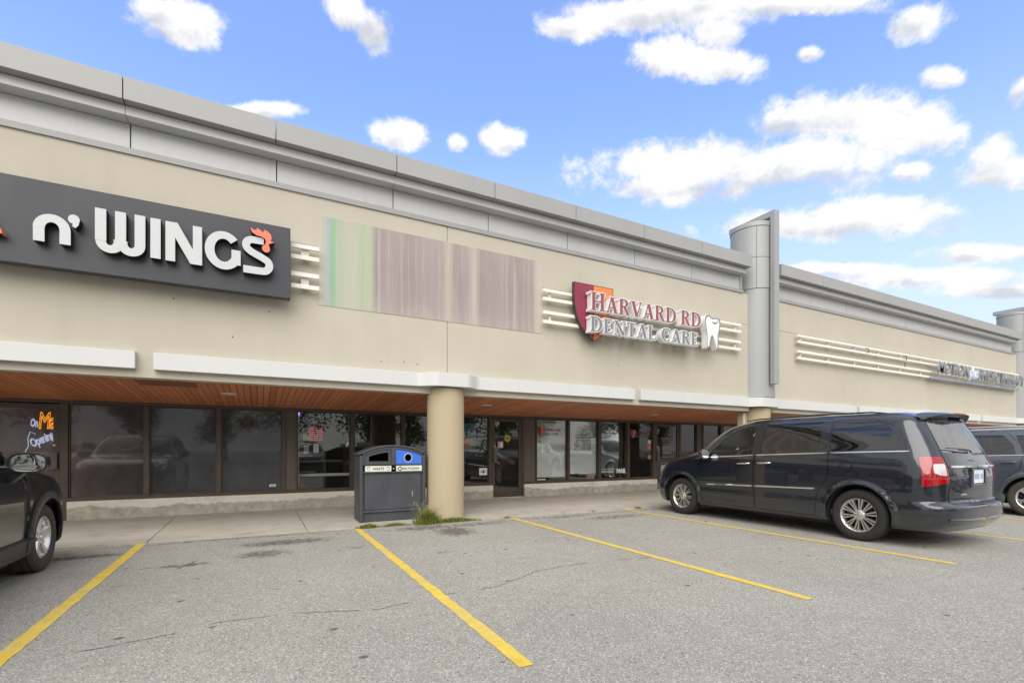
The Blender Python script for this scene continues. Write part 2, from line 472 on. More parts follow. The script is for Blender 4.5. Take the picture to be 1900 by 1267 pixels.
def make_metal(name, col, rough=0.42, metal=0.55, var=0.05):
    t = NT(name); p = t.pos()
    oi = t.node('ShaderNodeObjectInfo')
    n1 = t.noise(1.3, 4, 0.55, t.mapping(p, (1, 1, 0.5)))
    c = t.ramp(n1, [(0.25, tuple(x*(1-var) for x in col)), (0.75, tuple(x*(1+var) for x in col))])
    c = t.mix(t.math('MULTIPLY', oi.outputs['Random'], 0.09), c, tuple(x*0.6 for x in col))
    st = t.noise(5, 4, 0.6, t.mapping(p, (2.5, 1, 0.12)))
    c = t.mix(t.ramp(st, [(0.58, 0.0), (0.9, 0.25)]), c, tuple(x*0.55 for x in col))
    t.set('Base Color', c); t.set('Roughness', t.ramp(n1, [(0.2, rough-0.06), (0.8, rough+0.08)])); t.set('Metallic', metal)
    t.bump(t.noise(2.2, 2, 0.4, p), 0.06, 0.02)
    M[name] = t.m
make_metal('silver_panel', (0.35, 0.35, 0.342), 0.55, 0.1)
make_metal('band_metal', (0.52, 0.525, 0.525), 0.5, 0.1)
make_metal('pylon_panel', (0.35, 0.36, 0.362), 0.5, 0.15)
make_metal('white_fascia', (0.62, 0.625, 0.61), 0.5, 0.0, 0.025)
make_metal('rail_white', (0.80, 0.775, 0.70), 0.5, 0.0, 0.04)
simple('bronze', (0.082, 0.062, 0.047), 0.45, 0.35, 0.15, 5)
simple('bronze_panel', (0.115, 0.095, 0.078), 0.55, 0.2, 0.12, 3)
simple('joint_dark', (0.05, 0.05, 0.05), 0.8)

def make_wood():
    t = NT('cedar'); p = t.co()
    oi = t.node('ShaderNodeObjectInfo')
    ad = t.node('ShaderNodeVectorMath', operation='ADD'); t.l.new(p, ad.inputs[0])
    rv = t.node('ShaderNodeCombineXYZ'); t.l.new(t.math('MULTIPLY', oi.outputs['Random'], 37.0), rv.inputs[0]); t.l.new(t.math('MULTIPLY', oi.outputs['Random'], 91.0), rv.inputs[1])
    t.l.new(rv.outputs[0], ad.inputs[1])
    gr = t.noise(16, 6, 0.65, t.mapping(ad.outputs[0], (3.5, 0.28, 1)), 0.6)
    c = t.ramp(gr, [(0.2, (0.38, 0.125, 0.055)), (0.5, (0.62, 0.23, 0.10)), (0.8, (0.76, 0.33, 0.16))])
    c = t.mix(t.math('MULTIPLY', oi.outputs['Random'], 0.55), c, (0.36, 0.12, 0.055))
    t.set('Base Color', c); t.set('Roughness', 0.55)
    t.bump(gr, 0.12, 0.004)
    M['cedar'] = t.m
make_wood()
glass('shop_glass', (0.93, 0.95, 0.94), 1.55, haze=0.02)
glass('car_glass_clear', (0.84, 0.90, 0.87), 1.5)
glass('car_glass_dark', (0.10, 0.105, 0.115), 1.85)
glass('car_glass_rear', (0.10, 0.105, 0.115), 3.8)

def make_film():
    t = NT('smoked_film'); p = t.pos()
    sm = t.noise(1.5, 6, 0.62, t.mapping(p, (1, 1, 0.7))); dr = t.noise(8, 5, 0.7, t.mapping(p, (1.5, 1, 0.12)))
    c = t.ramp(sm, [(0.25, (0.018, 0.019, 0.022)), (0.75, (0.058, 0.059, 0.065))])
    c = t.mix(t.ramp(dr, [(0.6, 0.0), (0.75, 0.6)]), c, (0.008, 0.008, 0.009))
    sx = t.node('ShaderNodeSeparateXYZ'); t.l.new(p, sx.inputs[0])
    warm = t.math('MULTIPLY', t.ramp(t.math('MULTIPLY_ADD', sx.outputs[0], -0.55, -0.95), [(0.0, 0.0), (0.75, 1.0)]), t.ramp(sm, [(0.3, 0.3), (0.6, 1.0)]))
    c = t.mix(t.math('MULTIPLY', warm, 0.85), c, (0.13, 0.09, 0.08))
    t.set('Base Color', c); t.set('Roughness', 0.6); t.set('Coat Weight', 1.0); t.set('Coat Roughness', 0.035); t.set('Coat IOR', 1.45); t.set('Specular IOR Level', 0.2)
    M['smoked_film'] = t.m
make_film()

# ------------------------------------------------------------------ ground
g = MB(); g.add([(-250, -250, 0), (250, -250, 0), (250, 250, 0), (-250, 250, 0)], [(0, 1, 2, 3)])
ob('ground', g, 'asphalt', kind='structure')
LINES = [(-4.2, 8.2, 2.6, 0.11), (-1.415, 8.24, 2.9, 0.105), (1.425, 8.16, 2.52, 0.10), (4.235, 8.11, 2.5, 0.10), (6.985, 8.05, 2.5, 0.10), (9.66, 8.0, 2.4, 0.10), (12.45, 7.95, 2.4, 0.10), (15.25, 7.9, 2.4, 0.10), (18.0, 7.85, 2.4, 0.10)]
for (x, ya, yb, w) in LINES:
    m = MB(); n = 60; L, Rr = [], []
    for i in range(n+1):
        y = ya+(yb-ya)*i/n
        L.append((x-w/2+random.uniform(-.006, .006), y, 0.004)); Rr.append((x+w/2+random.uniform(-.006, .006), y, 0.004))
    m.add(L+Rr, [(i, i+1, n+2+i, n+1+i) for i in range(n)])
    ob('parking_line', m, 'line_paint', kind='structure')

# cracks in the asphalt: narrow dark fissures
simple('crack_fill', (0.11, 0.105, 0.095), 0.95)
def crack(pts, w, broken=0.15, seed=1):
    rnd = random.Random(seed); P = []
    for (a, b) in zip(pts, pts[1:]):
        n = max(2, int(math.dist(a, b)/0.035))
        for i in range(n):
            t_ = i/n; P.append((a[0]+(b[0]-a[0])*t_+rnd.gauss(0, .008), a[1]+(b[1]-a[1])*t_+rnd.gauss(0, .008)))
    m = MB(); on = True; run = 0
    for a, b in zip(P, P[1:]):
        run -= 1
        if run <= 0: on = rnd.random() > broken; run = rnd.randint(2, 6)
        if not on: continue
        d = Vector((b[0]-a[0], b[1]-a[1])).normalized(); nx, ny = -d.y, d.x
        wa = w*rnd.uniform(.35, 1.0); 
        m.add([(a[0]+nx*wa, a[1]+ny*wa, .0025), (a[0]-nx*wa, a[1]-ny*wa, .0025), (b[0]-nx*wa, b[1]-ny*wa, .0025), (b[0]+nx*wa, b[1]+ny*wa, .0025)], [(0, 1, 2, 3)])
    return m
CR = [([(-1.197, 4.01), (-1.15, 4.021), (-0.932, 4.045), (-0.625, 4.098), (-0.284, 4.235), (0.002, 4.216), (0.304, 4.168), (0.635, 4.052), (0.851, 3.968), (1.136, 4.036), (1.499, 4.103), (1.988, 4.115), (2.294, 4.254), (2.662, 4.449), (3.107, 4.488), (3.561, 4.486), (3.971, 4.396), (4.884, 4.324)], 0.009, 0.2), ([(-0.822, 6.177), (-0.721, 6.497), (-0.627, 6.746)], 0.018, 0.05), ([(-2.235, 6.5), (-2.118, 6.438), (-2.026, 6.456)], 0.012, 0.1), ([(4.884, 4.324), (5.475, 4.315), (6.185, 4.27)], 0.006, 0.4), ([(-1.23, 5.765), (-1.103, 5.841), (-1.027, 5.887)], 0.005, 0.4), ([(1.802, 4.849), (1.895, 4.7)], 0.006, 0.3), ([(1.91, 2.353), (1.943, 2.244), (2.013, 2.136)], 0.005, 0.4)]
for i, (pts, w, br) in enumerate(CR):
    ob('asphalt_crack', crack(pts, w*.72, br+.12, 11+i), 'crack_fill', kind='structure')

# sidewalk slabs
sw = empty('sidewalk', (0, 9.6, 0), absolute=True, kind='structure')
edge = lambda x: 8.225-0.021*x
joints = [-17.8, -15.75, -13.7, -11.65, -9.6, -7.55, -5.5, -3.45, -1.36, 0.68, 2.72, 4.76, 6.8, 8.84, 10.88, 12.92, 14.96, 17.0, 19.04, 21.08, 23.12, 25.16, 27.2, 29.24, 31.28, 33.3, 36.0]
for a, b in zip(joints, joints[1:]):
    m = MB(); a2, b2 = a+.006, b-.006; n = 16
    fr = [(a2+(b2-a2)*i/n, edge(a2+(b2-a2)*i/n)+random.uniform(-.012, .012)) for i in range(n+1)]
    top = [(x, y, .022) for x, y in fr]; bot = [(x, y-.006, -.05) for x, y in fr]
    bk = [(x, 11.3, .052) for x, y in fr]
    k = n+1
    m.add(top+bk+bot, [(i, i+1, k+i+1, k+i) for i in range(n)]+[(2*k+i, 2*k+i+1, i+1, i) for i in range(n)])
    m.add([top[0], bk[0], (a2, 11.3, -.05), bot[0]], [(0, 1, 2, 3)]); m.add([top[-1], bk[-1], (b2, 11.3, -.05), bot[-1]], [(3, 2, 1, 0)])
    ob('slab', m, 'sidewalk_concrete', sw)
m = MB(); m.box(-17.8, 36, 8.6, 11.3, -.06, .008); ob('bedding', m, 'joint_dark', sw)

# ------------------------------------------------------------------ the strip mall
W = 8.55
bld = empty('strip_mall', (12, W, 0), absolute=True, label='long beige strip mall with grey metal cornice and wood soffit', category='building')
PYL = [12.15, 30.2]; COLX = [-14.92, -5.9, 3.125, 12.15, 21.17, 30.2]
# stucco wall panels with narrow reveals
cuts = [(-18.4, -5.904), (-5.896, 3.121), (3.129, 11.72), (12.58, 21.17), (21.178, 29.77), (30.63, 36)]
for (a, b) in cuts:
    for z0, z1, dy in ((2.32, 4.632, 0.0), (4.638, 5.46, 0.0015)):
        m = MB(); m.box(a, b, W+dy, W+.2, z0, z1); ob('wall_panel', m, 'cream_stucco', bld, bevel=.006)
m = MB(); m.box(-18.4, 36, W+.21, W+.4, 2.34, 6.1); ob('wall_backing', m, 'joint_dark', bld)
# upper band of flat metal panels, their flashing, the two-step cornice
def run(name, xs, y0, y1, z0, z1, mat, gap=.006, bevel=.004):
    for a, b in zip(xs, xs[1:]):
        m = MB(); m.box(a+gap, b-gap, y0, y1, z0, z1); ob(name, m, mat, bld, bevel=bevel)
S1 = [-18.33, -16.475, -14.62, -12.765, -10.91, -9.05, -7.19, -5.33, -3.475, -1.62, .236, 2.09, 3.945, 5.80, 7.655, 9.51, 11.34]
S2 = [12.56, 14.48, 16.33, 18.19, 20.02, 21.87, 23.74, 25.6, 27.4, 29.2]
S3 = [31.0, 32.9, 34.8, 36.6]
for S in (S1, S2, S3):
    run('cornice_panel', S, 8.2, 8.8, 6.02, 6.325, 'silver_panel')
    n = [S[0]]+[x for x in S[1:-1:2]]+[S[-1]-.04]
    run('cornice_step', n, 8.335, 8.8, 5.885, 6.012, 'band_metal', .002)
    T = [x+.02 for x in S]; T[-1] = S[-1]-.03; T[0] = S[0]
    run('band_panel', T, W-.005, 8.8, 5.545, 5.88, 'band_metal', .007)
    n2 = [S[0]-.0]+[x+.35 for x in S[2:-1:3]]+[S[-1]+.1]
    run('flashing', n2, W-.028, W+.1, 5.452, 5.538, 'silver_panel', .0015, .003)
m = MB(); m.box(11.30, 11.40, W-.02, 8.8, 5.545, 5.89); ob('end_trim', m, 'silver_panel', bld, bevel=.004)
m = MB(); m.box(-18.3, 36.6, 8.85, 26, 5.6, 5.9); ob('roof', m, 'joint_dark', bld)
m = MB(); m.box(-18.3, 36.6, 25.8, 26, 0, 5.6); m.box(-18.3, -18.1, 8.85, 25.7, 0, 5.5); m.box(36.4, 36.6, 8.85, 25.7, 0, 5.5); ob('outer_wall', m, 'cream_stucco', bld)
# white fascia band, bulging round each column
def bulge(x):
    y = 8.45
    for c in COLX:
        u = abs(x-c)/.62
        if u < 1:
            s_ = 1-u; k = min(1, s_/.55); k = k*k*(3-2*k)
            y = min(y, 8.45-.225*k)
    return y
for a, b in [(-18.4, -1.535), (-1.325, 7.615), (7.785, 16.75), (16.92, 25.8), (25.97, 36)]:
    xs = [a]
    while xs[-1] < b-.001:
        near = min(abs(xs[-1]-c) for c in COLX) < .75
        xs.append(min(b, xs[-1]+(.03 if near else .25)))
    m = MB(); n = len(xs)
    rows = [[(x, W-.003, 2.432) for x in xs], [(x, bulge(x), 2.432) for x in xs], [(x, bulge(x), 2.672) for x in xs], [(x, W-.003, 2.684) for x in xs]]
    vs_ = sum(rows, []); fs = []
    for r in range(3):
        for i in range(n-1): fs.append((r*n+i, r*n+i+1, (r+1)*n+i+1, (r+1)*n+i))
    fs += [(0, n, 2*n, 3*n), (n-1, 4*n-1, 3*n-1, 2*n-1)]
    m.add(vs_, fs); ob('fascia_band', m, 'white_fascia', bld, smooth=35, bevel=.004)
# anchor holes left in the stucco
for (hx, hz) in ((-.35, 3.02), (2.3, 2.86), (2.55, 2.84), (-1.1, 3.5), (.15, 3.47), (1.9, 2.83), (7.2, 3.2), (15.2, 3.5)):
    m = MB(); m.cyl((hx, W-.002, hz), .011, .02, 10, 'y'); ob('anchor_hole', m, 'joint_dark', bld)
# columns
for i, c in enumerate(COLX):
    m = MB(); m.lathe([(0, -.02), (.36, -.02), (.347, .05), (.345, .3), (.345, 2.415), (0, 2.415)], (c, 8.65, 0), 56, 'z')
    ob('column', m, 'column_stucco', bld, smooth=50)
m = MB(); m.box(11.63, 11.80, 8.68, 8.85, 0.03, 2.3); ob('pier', m, 'column_stucco', bld)
m = MB(); m.cyl((11.66, 8.672, .05), .012, 2.2, 10); ob('conduit', m, 'rail_white', bld)
# steel pylons with their fin frames
for c in PYL:
    py = empty('pylon', (c, 8.77, 2.68), parent=bld); py.matrix_parent_inverse = Matrix.Translation(-Vector(bld.location)); py['_abs'] = 1
    m = MB(); m.lathe([(0, 2.69), (.535, 2.69), (.535, 7.24), (0, 7.24)], (c, 8.77, 0), 64, 'z'); ob('core', m, 'joint_dark', py, smooth=40)
    for z0, z1, r in ((2.688, 5.585, .55), (5.597, 6.415, .562), (6.427, 7.245, .562)):
        segs = [(-75, 105), (105, 226), (226, 285)] if z0 > 5 else [(-64, 105), (105, 226), (226, 296)]
        segs = [(-95, 30), (30, 150), (150, 226), (226, 265)] if z0 > 5 else [(-64, 30), (30, 150), (150, 296)]
        for a0, a1 in segs:
            m = MB(); k = max(8, int((a1-a0)/5)); ri = r-.012
            A = [R(a0+.5+(a1-a0-1.0)*j/k) for j in range(k+1)]
            vs_ = [(c+r*math.cos(a), 8.77+r*math.sin(a), z) for a in A for z in (z0, z1)]+[(c+ri*math.cos(a), 8.77+ri*math.sin(a), z) for a in A for z in (z0, z1)]
            q = 2*(k+1); fs = []
            for j in range(k):
                fs += [(2*j, 2*j+2, 2*j+3, 2*j+1), (q+2*j, q+2*j+1, q+2*j+3, q+2*j+2), (2*j+1, 2*j+3, q+2*j+3, q+2*j+1), (2*j, q+2*j, q+2*j+2, 2*j+2)]
            fs += [(0, 1, q+1, q), (2*k, q+2*k, q+2*k+1, 2*k+1)]
            m.add(vs_, fs); ob('drum_panel', m, 'pylon_panel', py, smooth=40)
    m = MB(); m.lathe([(0, 7.255), (.55, 7.255), (.575, 7.258), (.575, 7.375), (.55, 7.385), (0, 7.385)], (c, 8.77, 0), 64, 'z'); ob('cap', m, 'pylon_panel', py, smooth=40)
    m = MB(); m.plate([[(8.05, 3.03), (8.05, 7.62), (9.45, 7.62), (9.45, 7.47), (8.17, 7.47), (8.17, 3.03)]], c-.11, c+.09, 'x'); ob('fin_frame', m, 'pylon_panel', py, bevel=.004)
    for z in (3.35, 5.3, 6.9):
        m = MB(); m.box(c-.03, c+.03, 8.172, 8.23, z, z+.12); ob('fin_bracket', m, 'joint_dark', py)
# wood soffit, each board by itself up to the limit
sofm = MB(); sofm.box(-18.4, 36, W+.17, 11.3, 2.36, 2.5)
sof = ob('soffit', sofm, 'joint_dark', bld)
bm_ = MB(); bm_.box(-.0452, .0452, 0, 2.56, 0, .018); bme = bm_.mesh('board')
tilt = math.atan2(2.155-2.312, 2.55)
x = -4.6; nb = 0; rest = MB()
while x < 35.8:
    if nb < 295:
        link('board', bme, 'cedar', sof, loc=(x, W+.2, 2.312+random.uniform(-.0015, .0015)), rot=(tilt, 0, 0)); nb += 1
    else:
        rest.add([(x-.0465, W+.2, 2.312), (x+.0465, W+.2, 2.312), (x+.0465, 11.1, 2.155), (x-.0465, 11.1, 2.155), (x-.0465, W+.2, 2.33), (x+.0465, W+.2, 2.33), (x+.0465, 11.1, 2.173), (x-.0465, 11.1, 2.173)],
                 [(3,2,1,0),(4,5,6,7),(0,1,5,4),(1,2,6,5),(2,3,7,6),(3,0,4,7)])
    x += .0985
x = -4.6-.0985
while x > -18.3:
    rest.add([(x-.0465, W+.2, 2.312), (x+.0465, W+.2, 2.312), (x+.0465, 11.1, 2.155), (x-.0465, 11.1, 2.155), (x-.0465, W+.2, 2.33), (x+.0465, W+.2, 2.33), (x+.0465, 11.1, 2.173), (x-.0465, 11.1, 2.173)],
             [(3,2,1,0),(4,5,6,7),(0,1,5,4),(1,2,6,5),(2,3,7,6),(3,0,4,7)])
    x -= .0985
ob('far_boards', rest, 'cedar', sof, kind='stuff')
simple('access_panel_brown', (0.22, 0.085, 0.042), 0.6, 0, .06)
m = MB(); m.add([(-.75, 8.78, 2.300), (.0, 8.78, 2.300), (.0, 9.15, 2.277), (-.75, 9.15, 2.277), (-.75, 8.78, 2.306), (.0, 8.78, 2.306), (.0, 9.15, 2.283), (-.75, 9.15, 2.283)], [(3,2,1,0),(4,5,6,7),(0,1,5,4),(1,2,6,5),(2,3,7,6),(3,0,4,7)])
o = ob('access_panel', m, 'access_panel_brown', bld); o.location = (-.85, 0, 0)
simple('lamp_trim', (0.7, 0.68, 0.62), 0.4)
simple('lamp_lens', (0.55, 0.55, 0.5), 0.35)
for (lx, ly) in ((-4.3, 9.66), (-.45, 9.66), (4.42, 9.6), (9.6, 9.9), (14.5, 9.7), (19.4, 9.7)):
    z = 2.312+(ly-8.75)*math.tan(tilt)
    d = empty('recessed_light', (lx, ly, z), parent=bld); d.matrix_parent_inverse = Matrix.Translation(-Vector(bld.location)); d['_abs'] = 1
    m = MB(); m.lathe([(.085, .004), (.085, -.012), (.115, -.012), (.12, .004)], (lx, ly, z), 32, 'z'); ob('trim_ring', m, 'lamp_trim', d, smooth=40)
    m = MB(); m.cyl((lx, ly, z-.006), .084, .008, 28); ob('lens', m, 'lamp_lens', d)

# ------------------------------------------------------------------ storefront
FY0, FY1, GY = 11.15, 11.26, 11.215
ZS, ZH = .39, 2.10
m = MB()
for a, b in ((-18.2, -3.98), (-2.97, 5.285), (6.2, 10.88), (11.97, 36)):
    m = MB(); m.box(a, b, 11.08, 11.36, .03, ZS-.01); ob('sill_wall', m, 'sill_concrete', bld, bevel=.012)
m = MB(); m.box(-18.2, 36, FY0-.01, FY1+.01, ZH+.005, 2.19); ob('head_rail', m, 'bronze', bld, bevel=.004)
for a, b in ((-18.2, -3.98), (-2.97, 5.285), (6.2, 10.88), (11.97, 36)):
    m = MB(); m.box(a, b, FY0-.005, FY1+.005, ZS-.009, ZS+.045); ob('sill_rail', m, 'bronze', bld, bevel=.004)

def mullion(a, b, z0=ZS+.046):
    m = MB(); m.box(a, b, FY0, FY1, z0, ZH+.004); ob('mullion', m, 'bronze', bld, bevel=.004)
def infill(a, b):
    m = MB(); m.box(a, b, FY0+.03, FY1, ZS+.046, ZH+.004); ob('infill_panel', m, 'bronze_panel', bld, bevel=.003)
def window(a, b, mat='shop_glass', sill=ZS+.046):
    f = MB(); f.plate([[(a, sill), (b, sill), (b, ZH), (a, ZH)], [(a+.018, sill+.018), (b-.018, sill+.018), (b-.018, ZH-.018), (a+.018, ZH-.018)]], FY0+.035, FY0+.075)
    o = ob('window', f, 'bronze', bld)
    p = MB(); p.box(a+.012, b-.012, GY, GY+.008, sill+.012, ZH-.012); ob('pane', p, mat, o)
    return o
WIN = [(-2.966, -1.89, 'smoked_film'), (-1.808, -.734, 'smoked_film'), (-.652, .434, 'smoked_film'), (.734, 1.812, 'shop_glass'), (1.893, 2.962, 'shop_glass'), (3.026, 4.05, 'shop_glass'), (4.13, 5.2, 'shop_glass'),
       (6.617, 7.61, 'shop_glass'), (7.682, 8.676, 'shop_glass'), (8.773, 9.74, 'shop_glass'), (9.844, 10.771, 'shop_glass'), (11.968, 12.675, 'shop_glass'), (13.002, 13.807, 'shop_glass')]
wins = [window(*w) for w in WIN]
for a, b in ((-1.889, -1.809), (-.733, -.653), (.435, .506), (.703, .733), (1.813, 1.892), (2.963, 3.025), (4.051, 4.129), (6.584, 6.616), (7.611, 7.681), (8.677, 8.772), (9.741, 9.843), (12.676, 12.74), (12.94, 13.001), (13.808, 13.967)): mullion(a, b)
for a, b in ((-3.08, -2.967), (5.201, 5.286), (6.16, 6.23), (10.772, 10.881), (11.88, 11.967)): mullion(a, b, .05)
infill(.507, .702); infill(6.231, 6.583); infill(12.741, 12.939)
x = 13.968
while x < 34.5:
    window(x, x+1.0); mullion(x+1.001, x+1.069); x += 1.07
x = -4.0
for k in range(12):
    mullion(x-.069, x-.001); window(x-1.07, x-.07, 'smoked_film'); x -= 1.07

def door(a, b, mat, handle_side, hz=(.95, 1.25)):
    f = MB(); st = .085
    f.plate([[(a, .06), (b, .06), (b, ZH-.01), (a, ZH-.01)], [(a+st, .22), (b-st, .22), (b-st, ZH-.09), (a+st, ZH-.09)]], FY0+.02, FY0+.07)
    o = ob('door', f, 'bronze', bld, bevel=.004)
    p = MB(); p.box(a+st-.008, b-st+.008, GY-.02, GY-.012, .213, ZH-.083); ob('pane', p, mat, o)
    hx = a+.02 if handle_side < 0 else b-.12
    h = MB(); h.box(hx, hx+.10, FY0-.035, FY0-.022, hz[0], hz[1]); h.box(hx+.02, hx+.08, FY0-.024, FY0+.021, hz[0]+.03, hz[0]+.06); h.box(hx+.02, hx+.08, FY0-.024, FY0+.021, hz[1]-.06, hz[1]-.03)
    ob('handle', h, 'bronze_panel', o, bevel=.003)
    l = MB(); l.cyl((hx+.05, FY0+.005, hz[1]+.12), .018, .016, 16, 'y'); ob('lock', l, 'lamp_trim', o, smooth=40)
    t_ = MB(); t_.box(a-.02, b+.02, FY0-.02, FY1, .03, .058); ob('threshold', t_, 'lamp_trim', o)
    return o
glass('shop_glass_smoky', (0.35, 0.33, 0.34), 1.6, haze=0.10)
d_neon = door(-3.95, -3.083, 'smoked_film', 1)
d_24 = door(5.288, 6.158, 'shop_glass', -1)
d_b = door(10.883, 11.878, 'shop_glass_smoky', -1)

# rooms behind the glass
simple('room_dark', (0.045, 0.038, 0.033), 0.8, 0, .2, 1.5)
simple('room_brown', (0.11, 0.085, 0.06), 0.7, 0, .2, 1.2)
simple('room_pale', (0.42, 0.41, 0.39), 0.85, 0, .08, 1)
simple('room_floor', (0.12, 0.11, 0.10), 0.5)
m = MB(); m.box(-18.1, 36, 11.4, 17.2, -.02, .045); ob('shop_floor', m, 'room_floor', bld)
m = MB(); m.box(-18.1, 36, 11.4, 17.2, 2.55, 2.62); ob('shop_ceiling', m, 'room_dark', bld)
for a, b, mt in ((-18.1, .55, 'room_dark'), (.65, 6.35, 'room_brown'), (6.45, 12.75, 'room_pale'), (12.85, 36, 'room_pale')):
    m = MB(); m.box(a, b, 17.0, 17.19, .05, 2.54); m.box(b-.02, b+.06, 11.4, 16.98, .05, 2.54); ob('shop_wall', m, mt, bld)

# ------------------------------------------------------------------ lettering: strokes of convex pieces
def rect(x0, x1, z0, z1): return [(x0, z0), (x1, z0), (x1, z1), (x0, z1)]
def slant(xb, xt, w, z0=0.0, z1=1.0): return [(xb-w/2, z0), (xb+w/2, z0), (xt+w/2, z1), (xt-w/2, z1)]
def arcs(cx, cz, rx, rz, tx, tz, a0, a1, n=14):
    """band between an outer ellipse and one thinner by tx at the sides and tz at top and bottom"""
    out = []
    for i in range(n):
        a, b = R(a0+(a1-a0)*i/n), R(a0+(a1-a0)*(i+1)/n)
        out.append([(cx+rx*math.cos(a), cz+rz*math.sin(a)), (cx+rx*math.cos(b), cz+rz*math.sin(b)),
                    (cx+(rx-tx)*math.cos(b), cz+(rz-tz)*math.sin(b)), (cx+(rx-tx)*math.cos(a), cz+(rz-tz)*math.sin(a))])
    return out
def grow_poly(poly, d):
    n = len(poly)
    ar = sum(poly[i][0]*poly[(i+1) % n][1]-poly[(i+1) % n][0]*poly[i][1] for i in range(n))
    P = poly if ar > 0 else poly[::-1]
    out = []
    for i in range(n):
        a, b, c = Vector(P[i-1]), Vector(P[i]), Vector(P[(i+1) % n])
        d1, d2 = (b-a), (c-b)
        if d1.length < 1e-7 or d2.length < 1e-7: out.append(tuple(b)); continue
        d1.normalize(); d2.normalize()
        n1, n2 = Vector((d1.y, -d1.x)), Vector((d2.y, -d2.x))
        m_ = (n1+n2); 
        if m_.length < 1e-5: out.append(tuple(b)); continue
        m_.normalize(); k = d/max(.45, m_.dot(n1))
        out.append(tuple(b+m_*k))
    return out

T, t_, S_ = .19, .07, .05     # thick stroke, thin stroke, serif height
def srf(cx, z, half=.17): return rect(cx-half, cx+half, z, z+S_)
SERIF = {
 'H': (.90, [rect(.10, .10+T, 0, 1), rect(.61, .61+T, 0, 1), rect(.2, .7, .47, .47+t_), srf(.195, 0), srf(.195, 1-S_), srf(.705, 0), srf(.705, 1-S_)]),
 'A': (.92, [slant(.14, .44, t_+.01), slant(.72, .45, T+.02), rect(.24, .66, .30, .30+t_), srf(.13, 0, .14), srf(.74, 0, .18)]),
 'R': (.86, [rect(.10, .10+T, 0, 1), *arcs(.38, .75, .31, .25, T, t_, -90, 90), rect(.2, .39, 1-t_, 1), rect(.2, .39, .5, .5+t_), slant(.68, .42, T, 0, .52), srf(.195, 0), srf(.195, 1-S_, .13), rect(.62, .85, 0, S_)]),
 'V': (.90, [slant(.46, .18, T+.02), slant(.46, .76, t_+.01), srf(.18, 1-S_, .18), srf(.76, 1-S_, .14)]),
 'D': (.92, [rect(.10, .10+T, 0, 1), *arcs(.38, .5, .46, .5, T, t_, -90, 90, 20), rect(.05, .39, 0, t_), rect(.05, .39, 1-t_, 1)]),
 'E': (.76, [rect(.10, .10+T, 0, 1), rect(.05, .64, 0, t_), rect(.05, .62, 1-t_, 1), rect(.2, .5, .48, .48+t_), [(.58, t_), (.64, t_), (.66, .26), (.62, .26)], [(.56, 1-t_), (.62, 1-t_), (.63, .78), (.59, .78)], rect(.46, .5, .4, .63)]),
 'N': (.96, [rect(.13, .13+t_, 0, 1), rect(.75, .75+t_, 0, 1), slant(.74, .19, T+.03), srf(.165, 0, .13), srf(.785, 1-S_, .13), srf(.1, 1-S_, .1)]),
 'T': (.80, [rect(.31, .31+T, 0, 1), rect(.06, .75, 1-t_, 1), [(.06, 1), (.1, 1), (.08, .74), (.04, .74)], [(.71, 1), (.75, 1), (.77, .74), (.73, .74)], srf(.405, 0)]),
 'L': (.72, [rect(.10, .10+T, 0, 1), rect(.05, .66, 0, t_), [(.58, t_), (.65, t_), (.68, .3), (.64, .3)], srf(.195, 1-S_)]),
 'C': (.86, [*arcs(.47, .5, .42, .51, T, t_, 48, 312, 26), [(.70, .90), (.75, .93), (.77, .64), (.73, .64)]]),
}
simple('letter_white', (0.80, 0.80, 0.79), 0.45, 0, .03)
simple('letter_grey_white', (0.54, 0.555, 0.56), 0.42, 0, .03)
simple('letter_crimson', (0.27, 0.075, 0.095), 0.4, 0, .06)
simple('letter_slate', (0.19, 0.20, 0.215), 0.4, 0, .06)
simple('letter_black', (0.018, 0.018, 0.02), 0.5)
simple('coral', (0.72, 0.19, 0.11), 0.45, 0, .05)
simple('shield_crimson', (0.24, 0.028, 0.06), 0.35, 0, .05)
simple('shield_orange', (0.72, 0.21, 0.055), 0.4, 0, .05)
simple('shield_edge', (0.05, 0.03, 0.035), 0.4)
simple('sign_charcoal', (0.048, 0.049, 0.057), 0.5, 0.1, .04, 2)
simple('sign_light', (0.62, 0.60, 0.55), 0.5)
simple('steel_bracket', (0.60, 0.58, 0.52), 0.5)
simple('blue_script', (0.40, 0.52, 0.78), 0.4)

def glyph(pieces, ox, oz, sc, yf, yb, grow=0.0, sx=1.0):
    m = MB()
    for i, p in enumerate(pieces):
        q = [(ox+a*sc*sx, oz+b*sc) for a, b in p]
        q = grow_poly(q, grow+.0001*(i+1))      # no two strokes end in the same plane
        e = .00006*i
        n = len(q)
        m.add([(a, yf-e, b) for a, b in q]+[(a, yb, b) for a, b in q],
              [tuple(range(n)), tuple(range(2*n-1, n-1, -1))]+[(k, (k+1) % n, n+(k+1) % n, n+k) for k in range(n)])
    return m

